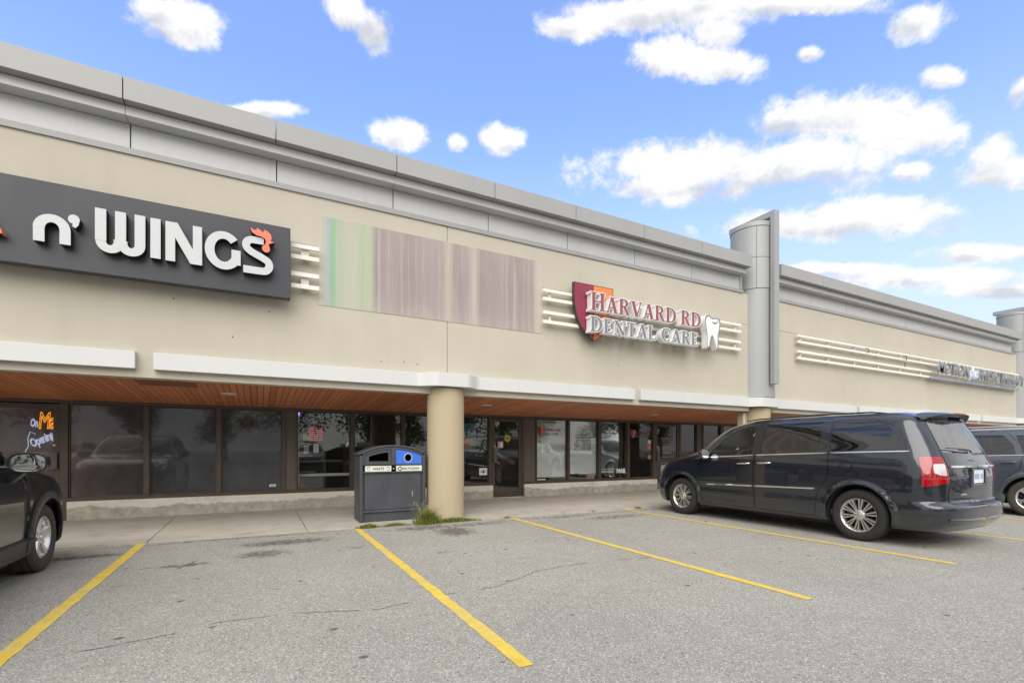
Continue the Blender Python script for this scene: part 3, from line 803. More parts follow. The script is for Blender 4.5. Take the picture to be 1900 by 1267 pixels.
def rails(name, x0, x1, ya, label, zs=(4.545, 4.37, 4.095, 3.905), posts=None, **kw):
    e = empty(name, (x0, W, zs[-1]), absolute=True, label=label, category='sign frame', group='empty sign mounting rails')
    for z in zs:
        m = MB(); m.box(x0, x1, ya, ya+.045, z-.034, z+.034); ob('rail', m, 'rail_white', e, bevel=.003)
    n = posts or max(1, int((x1-x0)/1.9))
    for k in range(n+1):
        x = x0+.18+(x1-x0-.36)*k/n if n else (x0+x1)/2
        for (za, zb) in ((zs[1], zs[0]), (zs[3], zs[2])):
            m = MB(); m.box(x-.03, x+.03, ya+.046, ya+.07, za-.02, zb+.02); m.box(x-.025, x+.025, ya+.07, W+.002, (za+zb)/2-.05, (za+zb)/2+.05)
            ob('bracket', m, 'steel_bracket', e)
    return e
rails('sign_rails', .455, .875, W-.14, 'four short cream rails between dark wings sign and blurred panel', posts=1)
rails('sign_rails', 5.14, 11.2, W-.14, 'cream rails running behind the dental shield and letters')
r3 = rails('sign_rails', 13.64, 29.5, W-.14, 'long bare cream rails on wall right of the steel pylon', posts=11)
m = MB()
for (x, z) in ((17.2, 4.45), (19.6, 4.42)):
    m.tube([(x-.09, W-.17, z+.05), (x-.02, W-.19, z+.06), (x+.06, W-.2, z+.02), (x+.02, W-.19, z-.04), (x+.07, W-.18, z-.07)], .012, 6)
m.tube([(19.6, W-.16, 4.25), (19.61, W-.17, 4.12)], .014, 6)
ob('cable_tail', m, 'letter_black', r3)

# --- dark sign with WINGS
sg = empty('wall_sign', (-2, W, 3.64), absolute=True, label="charcoal wall sign reading n' WINGS with coral rooster comb", category='sign')
m = MB(); m.box(-5.6, .441, 8.25, 8.40, 3.638, 4.728); ob('board', m, 'sign_charcoal', sg, bevel=.004)
LY0, LY1 = 8.135, 8.2495
def letter(pieces, ox, oz, sc, sx=1.0, parent=sg, face='letter_grey_white', ret='letter_black', yf=LY0, yb=LY1, g1=0.0, g2=0.0, name='letter'):
    o = ob(name, glyph(pieces, ox, oz, sc, yf, yb, g1, sx), ret, parent)
    ob('face', glyph(pieces, ox, oz, sc, yf-.006, yf-.0025, g2, sx), face, o)
    return o
s = .108
n_p = [rect(-2.497, -2.497+s, 3.914, 4.085), rect(-2.137-s, -2.137, 3.914, 4.085), *arcs(-2.317, 4.085, .18, .186, s, .098, 0, 180, 22)]
letter(n_p, 0, 0, 1)
ap = [*[[(-2.105, 4.255), (-2.105+.058*math.cos(R(a)), 4.255+.06*math.sin(R(a))), (-2.105+.058*math.cos(R(a+20)), 4.255+.06*math.sin(R(a+20)))] for a in range(0, 360, 20)],
      [(-2.047, 4.255), (-2.105, 4.255), (-2.118, 4.165), (-2.088, 4.148)], [(-2.047, 4.255), (-2.088, 4.148), (-2.06, 4.19)]]
letter(ap, 0, 0, 1)
uw = .149
w_p = []
for cx in (-1.89+uw, -1.366-uw):
    w_p += [*arcs(cx, 4.045, uw, .152, .108, .1, 180, 360, 20)]
w_p += [rect(-1.89, -1.782, 4.045, 4.455), rect(-1.682, -1.574, 4.045, 4.455), rect(-1.474, -1.366, 4.045, 4.455)]
w_p.append([(-1.70, 4.07), (-1.556, 4.07), (-1.60, 3.957), (-1.656, 3.957)])
letter(w_p, 0, 0, 1)
letter([rect(-1.306, -1.192, 3.912, 4.456)], 0, 0, 1)
letter([rect(-1.137, -1.027, 3.908, 4.45), rect(-.82, -.71, 3.908, 4.45), [(-1.137, 4.45), (-1.0, 4.45), (-.71, 3.908), (-.85, 3.908)]], 0, 0, 1)
letter([*arcs(-.445, 4.175, .232, .273, .115, .105, 42, 335, 30), rect(-.345, -.235, 3.99, 4.20)], 0, 0, 1)
def stroke(pts, w_):
    out = []; P = [Vector(q) for q in pts]; n = len(P)
    nr = []
    for i in range(n):
        d = (P[min(n-1, i+1)]-P[max(0, i-1)]).normalized(); nr.append(Vector((-d.y, d.x)))
    for i in range(n-1):
        out.append([tuple(P[i]+nr[i]*w_/2), tuple(P[i+1]+nr[i+1]*w_/2), tuple(P[i+1]-nr[i+1]*w_/2), tuple(P[i]-nr[i]*w_/2)])
    return out
cl_ = [(.07, 4.404), (-.02, 4.404), (-.075, 4.404)]+[(-.075+.088*math.cos(R(a)), 4.318+.086*math.sin(R(a))) for a in range(100, 231, 13)]
cl_ += [(-.09, 4.222), (-.03, 4.193), (.03, 4.168), (.085, 4.138)]+[(.055+.09*math.cos(R(a)), 4.05+.094*math.sin(R(a))) for a in range(52, -91, -13)]+[(0.0, 3.955), (-.1, 3.955), (-.195, 3.955)]
s_p = stroke(cl_, .1)
letter(s_p, 0, 0, 1)
comb = [[(-.11, 4.565), (-.085, 4.505), (-.03, 4.47), (.04, 4.462), (.085, 4.44), (.10, 4.40), (.09, 4.36), (.045, 4.31), (.05, 4.265), (.085, 4.235), (.13, 4.24), (.155, 4.275), (.15, 4.32), (.135, 4.36), (.17, 4.385), (.215, 4.405), (.165, 4.42), (.18, 4.46), (.165, 4.52), (.12, 4.56), (.07, 4.575), (.075, 4.545), (.055, 4.535), (.02, 4.56), (-.02, 4.585), (-.025, 4.55), (-.06, 4.545), (-.09, 4.56)]]
m = MB(); m.plate(comb, LY0-.028, LY1-.02); o = ob('comb', m, 'letter_black', sg)
m = MB(); m.plate([[(x*.985+.0009, (z-4.4)*.985+4.4) for x, z in comb[0]]], LY0-.034, LY0-.029); ob('face', m, 'coral', o)
tail = [[(-3.3, 4.52), (-3.16, 4.52), (-2.86, 4.045), (-2.80, 3.93), (-3.02, 3.93)]]
m = MB(); m.plate(tail, LY0, LY1); o = ob('letter', m, 'letter_black', sg)
m = MB(); m.plate(tail, LY0-.006, LY0-.0025); ob('face', m, 'letter_grey_white', o)
m = MB(); m.plate([[(-2.89, 4.06), (-2.82, 4.03), (-2.785, 3.98), (-2.775, 3.935), (-2.80, 3.935)]], LY0-.012, LY1); ob('tail_feather', m, 'coral', sg)
for x in (-2.4, -1.2, -.1, .3):
    m = MB(); m.box(x, x+.05, 8.40, W+.005, 3.95, 4.05); m.box(x, x+.05, 8.40, W+.005, 4.35, 4.45); ob('bracket', m, 'steel_bracket', sg)

# --- faded streaky panel
def make_streak():
    t = NT('streaked_print'); p = t.pos()
    sx = t.node('ShaderNodeSeparateXYZ'); t.l.new(p, sx.inputs[0])
    u = t.node('ShaderNodeMapRange'); u.inputs['From Min'].default_value = .870; u.inputs['From Max'].default_value = 5.178; t.l.new(sx.outputs[0], u.inputs['Value'])
    base = t.ramp(u.outputs[0], [(0.0, (0.50, 0.465, 0.385)), (0.02, (0.45, 0.44, 0.37)), (0.038, (0.32, 0.40, 0.42)), (0.055, (0.23, 0.44, 0.225)), (0.085, (0.41, 0.435, 0.33)), (0.13, (0.45, 0.445, 0.36)), (0.165, (0.37, 0.445, 0.285)), (0.20, (0.39, 0.44, 0.30)), (0.218, (0.285, 0.232, 0.228)), (0.27, (0.335, 0.275, 0.268)), (0.36, (0.285, 0.232, 0.228)), (0.42, (0.335, 0.275, 0.268)), (0.50, (0.335, 0.275, 0.268)), (0.53, (0.46, 0.42, 0.352)), (0.555, (0.285, 0.232, 0.228)), (0.62, (0.335, 0.275, 0.268)), (0.65, (0.46, 0.42, 0.352)), (0.68, (0.285, 0.232, 0.228)), (0.78, (0.335, 0.275, 0.268)), (0.86, (0.285, 0.232, 0.228)), (0.95, (0.335, 0.275, 0.268)), (0.968, (0.46, 0.42, 0.352)), (1.0, (0.50, 0.465, 0.385))])
    a = t.noise(10, 4, 0.75, t.mapping(p, (1, 0, 0.02))); b = t.noise(3.0, 3, 0.5, t.mapping(p, (1, 0, 0.5)))
    c = t.mix(t.ramp(a, [(0.52, 0.0), (0.62, 0.55)]), base, (0.464, 0.440, 0.388))
    c = t.mix(t.ramp(a, [(0.33, 0.4), (0.45, 0.0)]), c, (0.304, 0.273, 0.260))
    zf = t.ramp(t.math('MULTIPLY_ADD', sx.outputs[2], .69, -2.51), [(0.0, 0.55), (0.25, 0.1), (0.6, 0.0), (1.0, 0.3)])
    c = t.mix(t.math('MULTIPLY', zf, t.ramp(b, [(0.3, 0.2), (0.7, 1.0)])), c, (0.464, 0.440, 0.388))
    t.set('Base Color', c); t.set('Roughness', 0.6)
    M['streaked_print'] = t.m
make_streak()
sp = empty('blurred_sign', (2.9, W, 3.63), absolute=True, label='blurred streaky sign panel, green at left and mauve at right', category='sign')
m = MB(); m.box(.872, 5.188, W-.0075, W-.002, 3.68, 5.158); ob('print', m, 'streaked_print', sp)
# --- dental sign
dn = empty('dental_sign', (6.3, W, 3.6), absolute=True, label='HARVARD RD DENTAL CARE letters with crimson and orange shield and tooth', category='sign')
sh = [(5.836, 4.803), (6.88, 4.803), (6.88, 4.45), (6.86, 4.25), (6.80, 4.06), (6.70, 3.88), (6.58, 3.75), (6.46, 3.66), (6.362, 3.607), (6.26, 3.66), (6.14, 3.75), (6.02, 3.88), (5.92, 4.06), (5.86, 4.25), (5.836, 4.45)]
m = MB(); m.plate([sh], 8.335, 8.405); shield = ob('shield', m, 'shield_edge', dn)
c0 = (6.358, 4.25)
inner = [(c0[0]+(x-c0[0])*.965, c0[1]+(z-c0[1])*.972) for x, z in sh]
lf = [p for p in inner if p[0] < 6.35]
m = MB(); m.plate([[(6.352, inner[0][1]), *[inner[0]], *list(reversed(inner[9:])), (6.352, inner[8][1])]], 8.330, 8.3345); ob('left_half', m, 'shield_crimson', shield)
m = MB(); m.plate([[(6.3525, inner[1][1]), *inner[1:8], (6.3525, inner[8][1])]], 8.330, 8.3345); ob('right_half', m, 'shield_orange', shield)
def serif_line(txt, x0, x1, base, cap, first, space, face):
    ws = [SERIF[c][0]*(first if i == 0 else 1)*1.0 if c != ' ' else space for i, c in enumerate(txt)]
    tot = sum(ws); k = (x1-x0)/(tot*cap); x = x0
    for i, c in enumerate(txt):
        if c != ' ':
            h = cap*(first if i == 0 else 1)
            letter(SERIF[c][1], x, base, h, k, dn, face, 'letter_white', 8.155, 8.31, .016, 0.0)
        x += ws[i]*cap*k
serif_line('HARVARD RD', 6.13, 9.42, 4.212, .335, 1.12, .32, 'letter_crimson')
serif_line('DENTAL CARE', 6.12, 9.34, 3.765, .30, 1.04, .36, 'letter_slate')
def smooth_loop(pts, n=4):
    out = []; m_ = len(pts)
    for i in range(m_):
        p0, p1, p2, p3 = (Vector(pts[(i+k-1) % m_]) for k in range(4))
        for j in range(n):
            u = j/n; out.append(tuple(.5*((2*p1)+(-p0+p2)*u+(2*p0-5*p1+4*p2-p3)*u*u+(-p0+3*p1-3*p2+p3)*u*u*u)))
    return out
tooth = smooth_loop([(9.53, 4.40), (9.56, 4.52), (9.66, 4.555), (9.78, 4.50), (9.90, 4.515), (10.02, 4.52), (10.09, 4.42), (10.07, 4.25), (10.02, 4.10), (10.02, 3.92), (10.0, 3.76), (9.96, 3.74), (9.90, 3.88), (9.84, 4.02), (9.77, 4.06), (9.72, 3.94), (9.68, 3.80), (9.63, 3.735), (9.60, 3.78), (9.60, 3.95), (9.59, 4.1), (9.55, 4.26)])
m = MB(); m.plate([tooth], 8.155, 8.31); to = ob('tooth', m, 'letter_white', dn)
tc_ = (9.8, 4.15)
tin = [(tc_[0]+(x-tc_[0])*.86, tc_[1]+(z-tc_[1])*.91) for x, z in tooth]
m = MB(); m.plate([[(tc_[0]+(x-tc_[0])*.97, tc_[1]+(z-tc_[1])*.98) for x, z in tooth], tin], 8.149, 8.1525); ob('outline', m, 'letter_slate', to)
m = MB(); m.tube([(9.80, 8.15, 4.40), (9.86, 8.15, 4.37), (9.94, 8.15, 4.39), (10.0, 8.15, 4.45)], [.008, .016, .014, .006], 6); ob('cusp_line', m, 'letter_slate', to)

# --- far sign
fs_ = empty('physio_sign', (25, W, 3.95), absolute=True, label='grey MOTION plus PHYSIOTHERAPY letters on rails at far right', category='sign')
def word(txt, x0, x1, z0, h, face, ret, shear=.18, off=.008, grow=.012, name='letter', parent=fs_):
    probe = text_mesh(txt, 1.0, 0, shear, 0, 1.0, 'LEFT')
    xs_ = [v.co.x for v in probe.vertices]; zs_ = [v.co.z for v in probe.vertices]
    w_, hh = max(xs_)-min(xs_), max(zs_)-min(zs_)
    kx, kz = (x1-x0)/w_, h/hh; ox, oz = min(xs_), min(zs_)
    bpy.data.meshes.remove(probe)
    adv = 0
    for i, c in enumerate(txt):
        pre = text_mesh(txt[:i+1], 1.0, 0, shear, 0, 1.0, 'LEFT'); a1 = max(v.co.x for v in pre.vertices); bpy.data.meshes.remove(pre)
        one = text_mesh(c, 1.0, 0, shear, 0, 1.0, 'LEFT'); b1 = max(v.co.x for v in one.vertices); bpy.data.meshes.remove(one)
        dx = x0+(a1-b1-ox)*kx
        for nm, mat, ex, gr, yc, par in ((name, ret, .028, grow, 8.185, parent), ('face', face, .002, off, 8.154, None)):
            me = text_mesh(c, 1.0, ex, shear, gr, 1.0, 'LEFT', res=3)
            me.transform(Matrix.Diagonal((kx, 1, kz, 1))); me.transform(Matrix.Translation((dx, yc, z0-oz*kz)))
            if nm == 'face': link('face', me, mat, last)
            else: last = link(nm, me, mat, par)
simple('physio_grey', (0.20, 0.215, 0.235), .4); simple('physio_return', (0.34, 0.35, 0.365), .45)
word('MOTION', 21.45, 23.95, 4.02, .42, 'physio_grey', 'physio_return')
word('plus', 23.92, 24.72, 3.92, .5, 'blue_script', 'letter_white', .3, .012, .03)
word('PHYSIOTHERAPY', 24.72, 29.25, 4.0, .42, 'physio_grey', 'physio_return')
m = MB(); m.box(21.4, 29.3, W-.20, W-.145, 3.84, 3.93); ob('raceway', m, simple('raceway_blue', (0.30, 0.34, 0.46), .4), fs_, bevel=.003)

# ------------------------------------------------------------------ waste and recycling bin
def make_plastic():
    t = NT('bin_plastic'); p = t.co()
    sp_ = t.noise(160, 3, .7, p); sm = t.noise(3.2, 5, .6, t.mapping(p, (1, 1, .6)))
    c = t.ramp(sm, [(0.3, (0.040, 0.043, 0.049)), (0.75, (0.072, 0.077, 0.086))])
    c = t.mix(t.ramp(sp_, [(0.66, 0.0), (0.75, 0.25)]), c, (0.28, 0.28, 0.28))
    t.set('Base Color', c); t.set('Roughness', t.ramp(sm, [(0.3, 0.62), (0.7, 0.42)]))
    t.bump(sp_, .12, .002)
    M['bin_plastic'] = t.m
make_plastic()
simple('bin_blue', (0.045, 0.16, 0.66), 0.42, 0, .06, 8, wpos=False)
simple('label_cream', (0.68, 0.69, 0.60), 0.5)
simple('label_ink', (0.03, 0.03, 0.03), 0.6)
simple('bin_inside', (0.03, 0.025, 0.02), 0.9)
simple('scratch_pale', (0.45, 0.46, 0.48), 0.6)
bn = empty('waste_recycling_bin', (1.545, 8.58, .03), label='dark grey bin with WASTE and blue RECYCLING openings beside column', category='bin')
BW, BD, BS, BT = 1.17, .56, 1.165, 1.315
def crown(x, top=0.0):   # arched top
    u = (x-BW/2)/(BW/2); return BS+(BT-BS)*(1-abs(u)**2.1)-top
side = [(0.0, 0.0), (BW, 0.0)]+[(BW*(1-i/24), crown(BW*(1-i/24))) for i in range(25)]
m = MB(); m.box(.03, BW-.03, .05, BD-.03, .16, .86); ob('cabinet', m, 'bin_plastic', bn, bevel=.01)
for xa in (.0, BW-.055):
    m = MB(); m.box(xa, xa+.055, .0, BD, 0, BS-.005); ob('side_panel', m, 'bin_plastic', bn, bevel=.014, seg=3)
m = MB(); m.box(.056, BW-.056, .035, BD-.03, 0, .155); ob('plinth', m, 'bin_plastic', bn, bevel=.006)
m = MB(); m.box(.056, BW-.056, .005, .048, .158, .20); ob('bottom_rail', m, 'bin_plastic', bn, bevel=.012, seg=3)
m = MB(); m.box(.085, BW-.085, .022, .046, .205, .845); ob('front_panel', m, 'bin_plastic', bn, bevel=.008)
m = MB(); m.box(.056, BW-.056, .0, .045, .85, .872); ob('ledge', m, 'bin_plastic', bn, bevel=.006)
def arcline(x0, x1, top, n=12): return [(x0+(x1-x0)*i/n, crown(x0+(x1-x0)*i/n, top)) for i in range(n+1)]
mid = BW/2
wa, wb = .085, mid-.04; ra, rb = mid+.04, BW-.07
outer = [(.056, .985), (BW-.056, .985)]+list(reversed(arcline(.056, BW-.056, .004)))
holeW = [(wa+.0, 1.0), (wb, 1.0)]+list(reversed(arcline(wa, wb, .05)))
holeR = [(ra, 1.0), (rb, 1.0)]+list(reversed(arcline(ra, rb, .05)))
m = MB(); m.plate([outer, holeW, holeR], .006, .05); ob('hood_front', m, 'bin_plastic', bn, bevel=.006)
m = MB(); m.plate([[(x, z) for x, z in outer]], BD-.05, BD-.01); ob('hood_back', m, 'bin_inside', bn)
lid = [(BW*i/24+(-.02 if i == 0 else .02 if i == 24 else 0), crown(BW*i/24)) for i in range(25)]
m = MB(); m.plate([lid+[(x, z+.028) for x, z in reversed(lid)]], -.012, BD+.01); ob('lid', m, 'bin_plastic', bn, bevel=.006)
holeW2 = [(wa+.075, 1.045), (wb-.05, 1.045)]+list(reversed(arcline(wa+.075, wb-.05, .10)))
holeW2 = [p for p in holeW2 if p[1] > 1.04]
m = MB(); m.plate([[(wa+.003, 1.003), (wb-.003, 1.003)]+list(reversed(arcline(wa+.003, wb-.003, .054))), holeW2], .018, .036); ob('waste_flap', m, 'bin_plastic', bn, bevel=.004)
ci = [(ra+.225+.062*math.cos(R(a)), 1.115+.068*math.sin(R(a))) for a in range(0, 360, 12)]
m = MB(); m.plate([[(ra+.003, 1.003), (rb-.003, 1.003)]+list(reversed(arcline(ra+.003, rb-.003, .054))), ci], .014, .032); rf = ob('recycling_flap', m, 'bin_blue', bn, bevel=.003)
m = MB(); m.lathe([(.062, 0), (.07, -.006), (.078, 0)], (0, 0, 0), 32, 'y'); o = ob('hole_rim', m, simple('rim_pale', (.38, .45, .6), .5), rf, smooth=60); o.location = (ra+.225, .013, 1.115); o.scale = (1, 1, 1.09)
m = MB(); m.box(wa, rb, .055, .4, .99, 1.06); ob('inner_tray', m, 'bin_inside', bn)
for nm, a, b in (('waste_label', wa+.005, wb-.003), ('recycling_label', ra+.005, rb-.0)):
    m = MB(); m.box(a, b, .002, .012, .878, .975); o = ob(nm, m, 'label_cream', bn)
    if nm == 'waste_label':
        me = text_mesh('WASTE', .062, .0004, .1, .0012); me.transform(Matrix.Translation(((a+b)/2, .0008, .905))); link('lettering', me, 'label_ink', o)
        k = MB()
        for cx in (a+.055, b-.055): k.plate([[(cx-.022, .895), (cx+.022, .895), (cx+.026, .955), (cx-.026, .955)], [(cx-.018, .899), (cx+.018, .899), (cx+.021, .945), (cx-.021, .945)]], .0004, .0018)
        ob('icons', k, 'label_ink', o)
    else:
        me = text_mesh('RECYCLING', .056, .0004, .12, .0012); me.transform(Matrix.Translation(((a+b)/2+.02, .0008, .905))); link('lettering', me, 'label_ink', o)
        k = MB(); cx, cz = a+.065, .924
        for j in range(3):
            q = R(90+120*j); 
            def rp(u, v): return (cx+u*math.cos(q)-v*math.sin(q), cz+u*math.sin(q)+v*math.cos(q))
            k.plate([[rp(.036, -.014), rp(.036, .012), rp(.012, .034), rp(.002, .026), rp(.022, .006), rp(.022, -.014)]], .0004, .0018)
            k.plate([[rp(.045, -.012), rp(.029, -.03), rp(.013, -.012)]], .0004, .0018)
        k.plate([[(b-.075, .905), (b-.03, .93), (b-.034, .937), (b-.079, .912)]], .0004, .0018)
        ob('icons', k, 'label_ink', o)
m = MB(); m.box(.925, .933, .0205, .0225, .42, .52); ob('scratch', m, 'scratch_pale', bn)
m = MB(); m.cyl((mid, .004, .925), .012, .01, 12, 'y'); ob('lock', m, 'scratch_pale', bn)

# ------------------------------------------------------------------ weeds in the pavement joint
def make_leaf(name, a, b, c_):
    t = NT(name); p = t.pos()
    n = t.noise(28, 3, .6, p); n2 = t.noise(6, 2, .5, p)
    c = t.ramp(n, [(0.3, a), (0.6, b), (0.8, c_)])
    t.set('Base Color', c); t.set('Roughness', .6); t.set('Subsurface Weight', 0.0)
    tr = t.node('ShaderNodeBsdfTranslucent'); t.l.new(c, tr.inputs[0])
    mx = t.node('ShaderNodeMixShader'); mx.inputs[0].default_value = .35
    t.l.new(t.b.outputs[0], mx.inputs[1]); t.l.new(tr.outputs[0], mx.inputs[2]); t.l.new(mx.outputs[0], t.out.inputs[0])
    M[name] = t.m
make_leaf('weed_green', (0.13, 0.17, 0.035), (0.28, 0.32, 0.07), (0.48, 0.44, 0.16))
make_leaf('weed_dull', (0.09, 0.12, 0.03), (0.20, 0.23, 0.06), (0.36, 0.32, 0.12))
simple('seed_straw', (0.42, 0.36, 0.20), .8)
def tuft(x, y, rx, ry, n, hmin, hmax, mat, label, seeds=0, seed=1, z=.0):
    rnd = random.Random(seed)
    e = empty('weed_tuft', (x, y, z), label=label, category='weeds', group='weeds along the pavement edge')
    m = MB(); s_ = MB()
    for i in range(n):
        bx, by = rnd.gauss(0, rx*.45), rnd.gauss(0, ry*.45)
        bx = max(-rx, min(rx, bx)); by = max(-ry, min(ry, by))
        h = rnd.uniform(hmin, hmax)*max(.25, 1-.6*abs(bx)/rx)
        a = rnd.uniform(0, 6.283); lean = rnd.uniform(.15, .95)*h; w_ = rnd.uniform(.0025, .006)
        dx, dy = math.cos(a), math.sin(a); px_, py_ = -dy*w_, dx*w_
        P = [(bx+dx*lean*f*f, by+dy*lean*f*f, h*(f-.25*f*f*f)) for f in (0, .4, .75, 1)]
        vs_ = []
        for k, q in enumerate(P[:3]): f = (1, .85, .5)[k]; vs_ += [(q[0]-px_*f, q[1]-py_*f, q[2]), (q[0]+px_*f, q[1]+py_*f, q[2])]
        vs_.append(P[3]); m.add(vs_, [(0, 1, 3, 2), (2, 3, 5, 4), (4, 5, 6)])
    for i in range(seeds):
        bx, by = rnd.uniform(-rx, rx)*.8, rnd.uniform(-ry, ry)*.6; h = rnd.uniform(hmax*.55, hmax*.95); a = rnd.uniform(0, 6.28); l = h*.45
        tip = (bx+math.cos(a)*l, by+math.sin(a)*l, h)
        s_.tube([(bx, by, 0), (bx+math.cos(a)*l*.3, by+math.sin(a)*l*.3, h*.6), tip], [.0016, .0013, .001], 4)
        for k in range(6):
            q = (tip[0]+rnd.gauss(0, .014), tip[1]+rnd.gauss(0, .014), tip[2]-rnd.uniform(0, .06)); r = rnd.uniform(.0025, .005)
            s_.add([(q[0]-r, q[1], q[2]), (q[0]+r, q[1], q[2]), (q[0], q[1]-r, q[2]+r), (q[0], q[1]+r, q[2]+r), (q[0], q[1], q[2]-r*1.6)], [(0, 1, 2), (0, 3, 1), (0, 2, 4), (2, 1, 4), (1, 3, 4), (3, 0, 4)])
    link('blades', m.mesh('blades', None, False), mat, e)
    if seeds: ob('seed_stems', s_, 'seed_straw', e)
tuft(2.60, 8.12, .24, .11, 900, .08, .46, 'weed_green', 'tall bright green weed clump between the bin and the column', 34, 3)
tuft(3.08, 8.13, .52, .08, 1100, .04, .14, 'weed_green', 'low green weeds spreading across the foot of the column', 20, 4)
tuft(1.60, 8.16, .20, .07, 520, .04, .12, 'weed_green', 'small green tuft at the front left corner of the bin', 6, 5)
tuft(2.05, 8.17, .28, .06, 380, .03, .10, 'weed_green', 'sparse low tuft under the middle of the bin', 14, 6)
tuft(4.18, 8.15, .15, .05, 220, .02, .05, 'weed_dull', 'flat dull tuft at the head of the yellow line by door 24', 4, 7)
tuft(5.42, 8.13, .10, .03, 110, .02, .05, 'weed_dull', 'tiny flat weed in the joint in front of the infill panel', 0, 8)
tuft(6.15, 8.11, .07, .03, 80, .02, .05, 'weed_dull', 'tiny weed in the joint left of the van', 0, 9)
tuft(7.35, 8.1, .16, .07, 240, .03, .07, 'weed_dull', 'flat dark weed in the joint beside the van front wheel', 3, 10)

# ------------------------------------------------------------------ things in and on the shop windows
GF = GY-.004
def flat_text(txt, x, z, size, mat, parent, y=GF, shear=0, off=0, align='CENTER', rot=0.0, name='decal', sx=1.0):
    me = text_mesh(txt, size, .0006, shear, off, 1.0, align, xs=sx)
    if rot: me.transform(Matrix.Rotation(rot, 4, 'Y'))
    me.transform(Matrix.Translation((x, y, z)))
    return link(name, me, mat, parent)
simple('decal_white', (0.75, 0.75, 0.73), .6)
simple('decal_black', (0.02, 0.02, 0.02), .6)
simple('decal_yellow', (0.62, 0.50, 0.02), .6)
simple('decal_pink', (0.55, 0.33, 0.36), .6)
simple('neon_orange', (0.9, 0.45, 0.05), .4, emit=(1.0, 0.36, 0.03), estr=.3)
simple('neon_white', (0.7, 0.75, 0.9), .4, emit=(0.62, 0.68, 1.0), estr=.12)
simple('neon_off', (0.45, 0.45, 0.45), .3)
simple('led_red', (0.4, 0.02, 0.03), .4, emit=(1.0, 0.03, 0.05), estr=.28)
simple('led_violet', (0.3, 0.2, 0.6), .4, emit=(0.35, 0.2, 1.0), estr=1.2)
simple('spot_glow', (1, .95, .8), .4, emit=(1.0, 0.9, 0.7), estr=4.0)
NY = FY0+.034
ne = empty('neon_sign', (-3.2, NY, 1.2), absolute=True, label='orange and white neon script sign in the left glass door', category='neon sign')
def neon(txt, x, z, size, mat, rot=0, r=.006, shear=.25, nm='tube', sx=1.0, par=ne):
    me = text_mesh(txt, size, 0, shear, 0, .9, 'LEFT', outline=r, res=2, xs=sx)
    if rot: me.transform(Matrix.Rotation(-rot, 4, 'Y'))
    me.transform(Matrix.Translation((x, NY, z))); return link(nm, me, mat, par)
neon('Mac', -3.37, 1.66, .40, 'neon_orange', 0, .010, .15, sx=.5)
neon('On', -3.47, 1.69, .19, 'neon_white', 0, .010, .1, sx=.42)
neon('Opening', -3.44, 1.33, .20, 'neon_white', R(30), .008, .3, sx=.52)
m = MB(); m.tube([(-3.40, NY, 1.56), (-3.47, NY, 1.60), (-3.50, NY, 1.48), (-3.49, NY, 1.36), (-3.53, NY, 1.26), (-3.5, NY, 1.16)], .007, 6); ob('tube', m, 'neon_white', ne, smooth=60)

op = empty('open_sign', (1.08, GY+.05, 1.8), absolute=True, label='unlit oval OPEN neon sign in the tea shop window', category='neon sign')
me = text_mesh('OPEN', .17, 0, .2, 0, 1.05, 'CENTER', outline=.006, res=2); me.transform(Matrix.Translation((1.09, GY+.05, 1.885))); link('tube', me, 'neon_off', op)
for s_ in (1.0, .9):
    m = MB(); m.tube([(1.09+.245*s_*math.cos(R(a)), GY+.05, 1.945+.145*s_*math.sin(R(a))) for a in range(0, 360, 10)], .006, 6, True); ob('oval', m, 'neon_off', op, smooth=60)
m = MB(); m.box(.9, 1.28, GY+.06, GY+.066, 1.80, 2.05); ob('backing', m, 'smoked_film', op)
ld = empty('led_board', (1.09, GY+.05, 1.5), absolute=True, label='small red LED hours board under the OPEN sign', category='sign')
m = MB(); m.box(.94, 1.25, GY+.045, GY+.06, 1.47, 1.79); ob('housing', m, 'decal_black', ld)
rnd = random.Random(5)
for r_ in range(7):
    m = MB(); z = 1.755-.042*r_; x = .955
    while x < 1.23:
        w_ = rnd.uniform(.008, .018); m.box(x, x+w_, GY+.04, GY+.0445, z-.009, z+rnd.uniform(.002, .008)); x += w_+.006
        if abs(x-1.06) < .015 or abs(x-1.15) < .015: x += .02
    ob('led_row', m, 'led_red', ld)
m = MB(); m.box(.755, .768, GY+.03, GY+.045, .5, 2.08); ob('led_strip', m, 'lamp_trim', wins[3])
m = MB(); m.box(.755, .775, GY+.025, GY+.03, 2.02, 2.09); ob('led_glow', m, 'led_violet', wins[3])
# sheets taped inside the tea shop window
for (a, b, z0, z1, mt, nm, lb) in ((.84, .99, 1.5, 1.62, 'decal_yellow', 'notice_sheet', 'yellowish paper notice taped left of the red LED board'), (1.05, 1.16, 1.22, 1.42, 'decal_white', 'notice_sheet', 'white paper notice hanging below the red LED board'), (.86, .96, 1.2, 1.38, 'room_pale', 'notice_sheet', 'grey paper notice low at the left of the tea shop window')):
    m = MB(); m.box(a, b, GY+.02, GY+.022, z0, z1); ob(nm, m, mt, None, label=lb, category='notice')
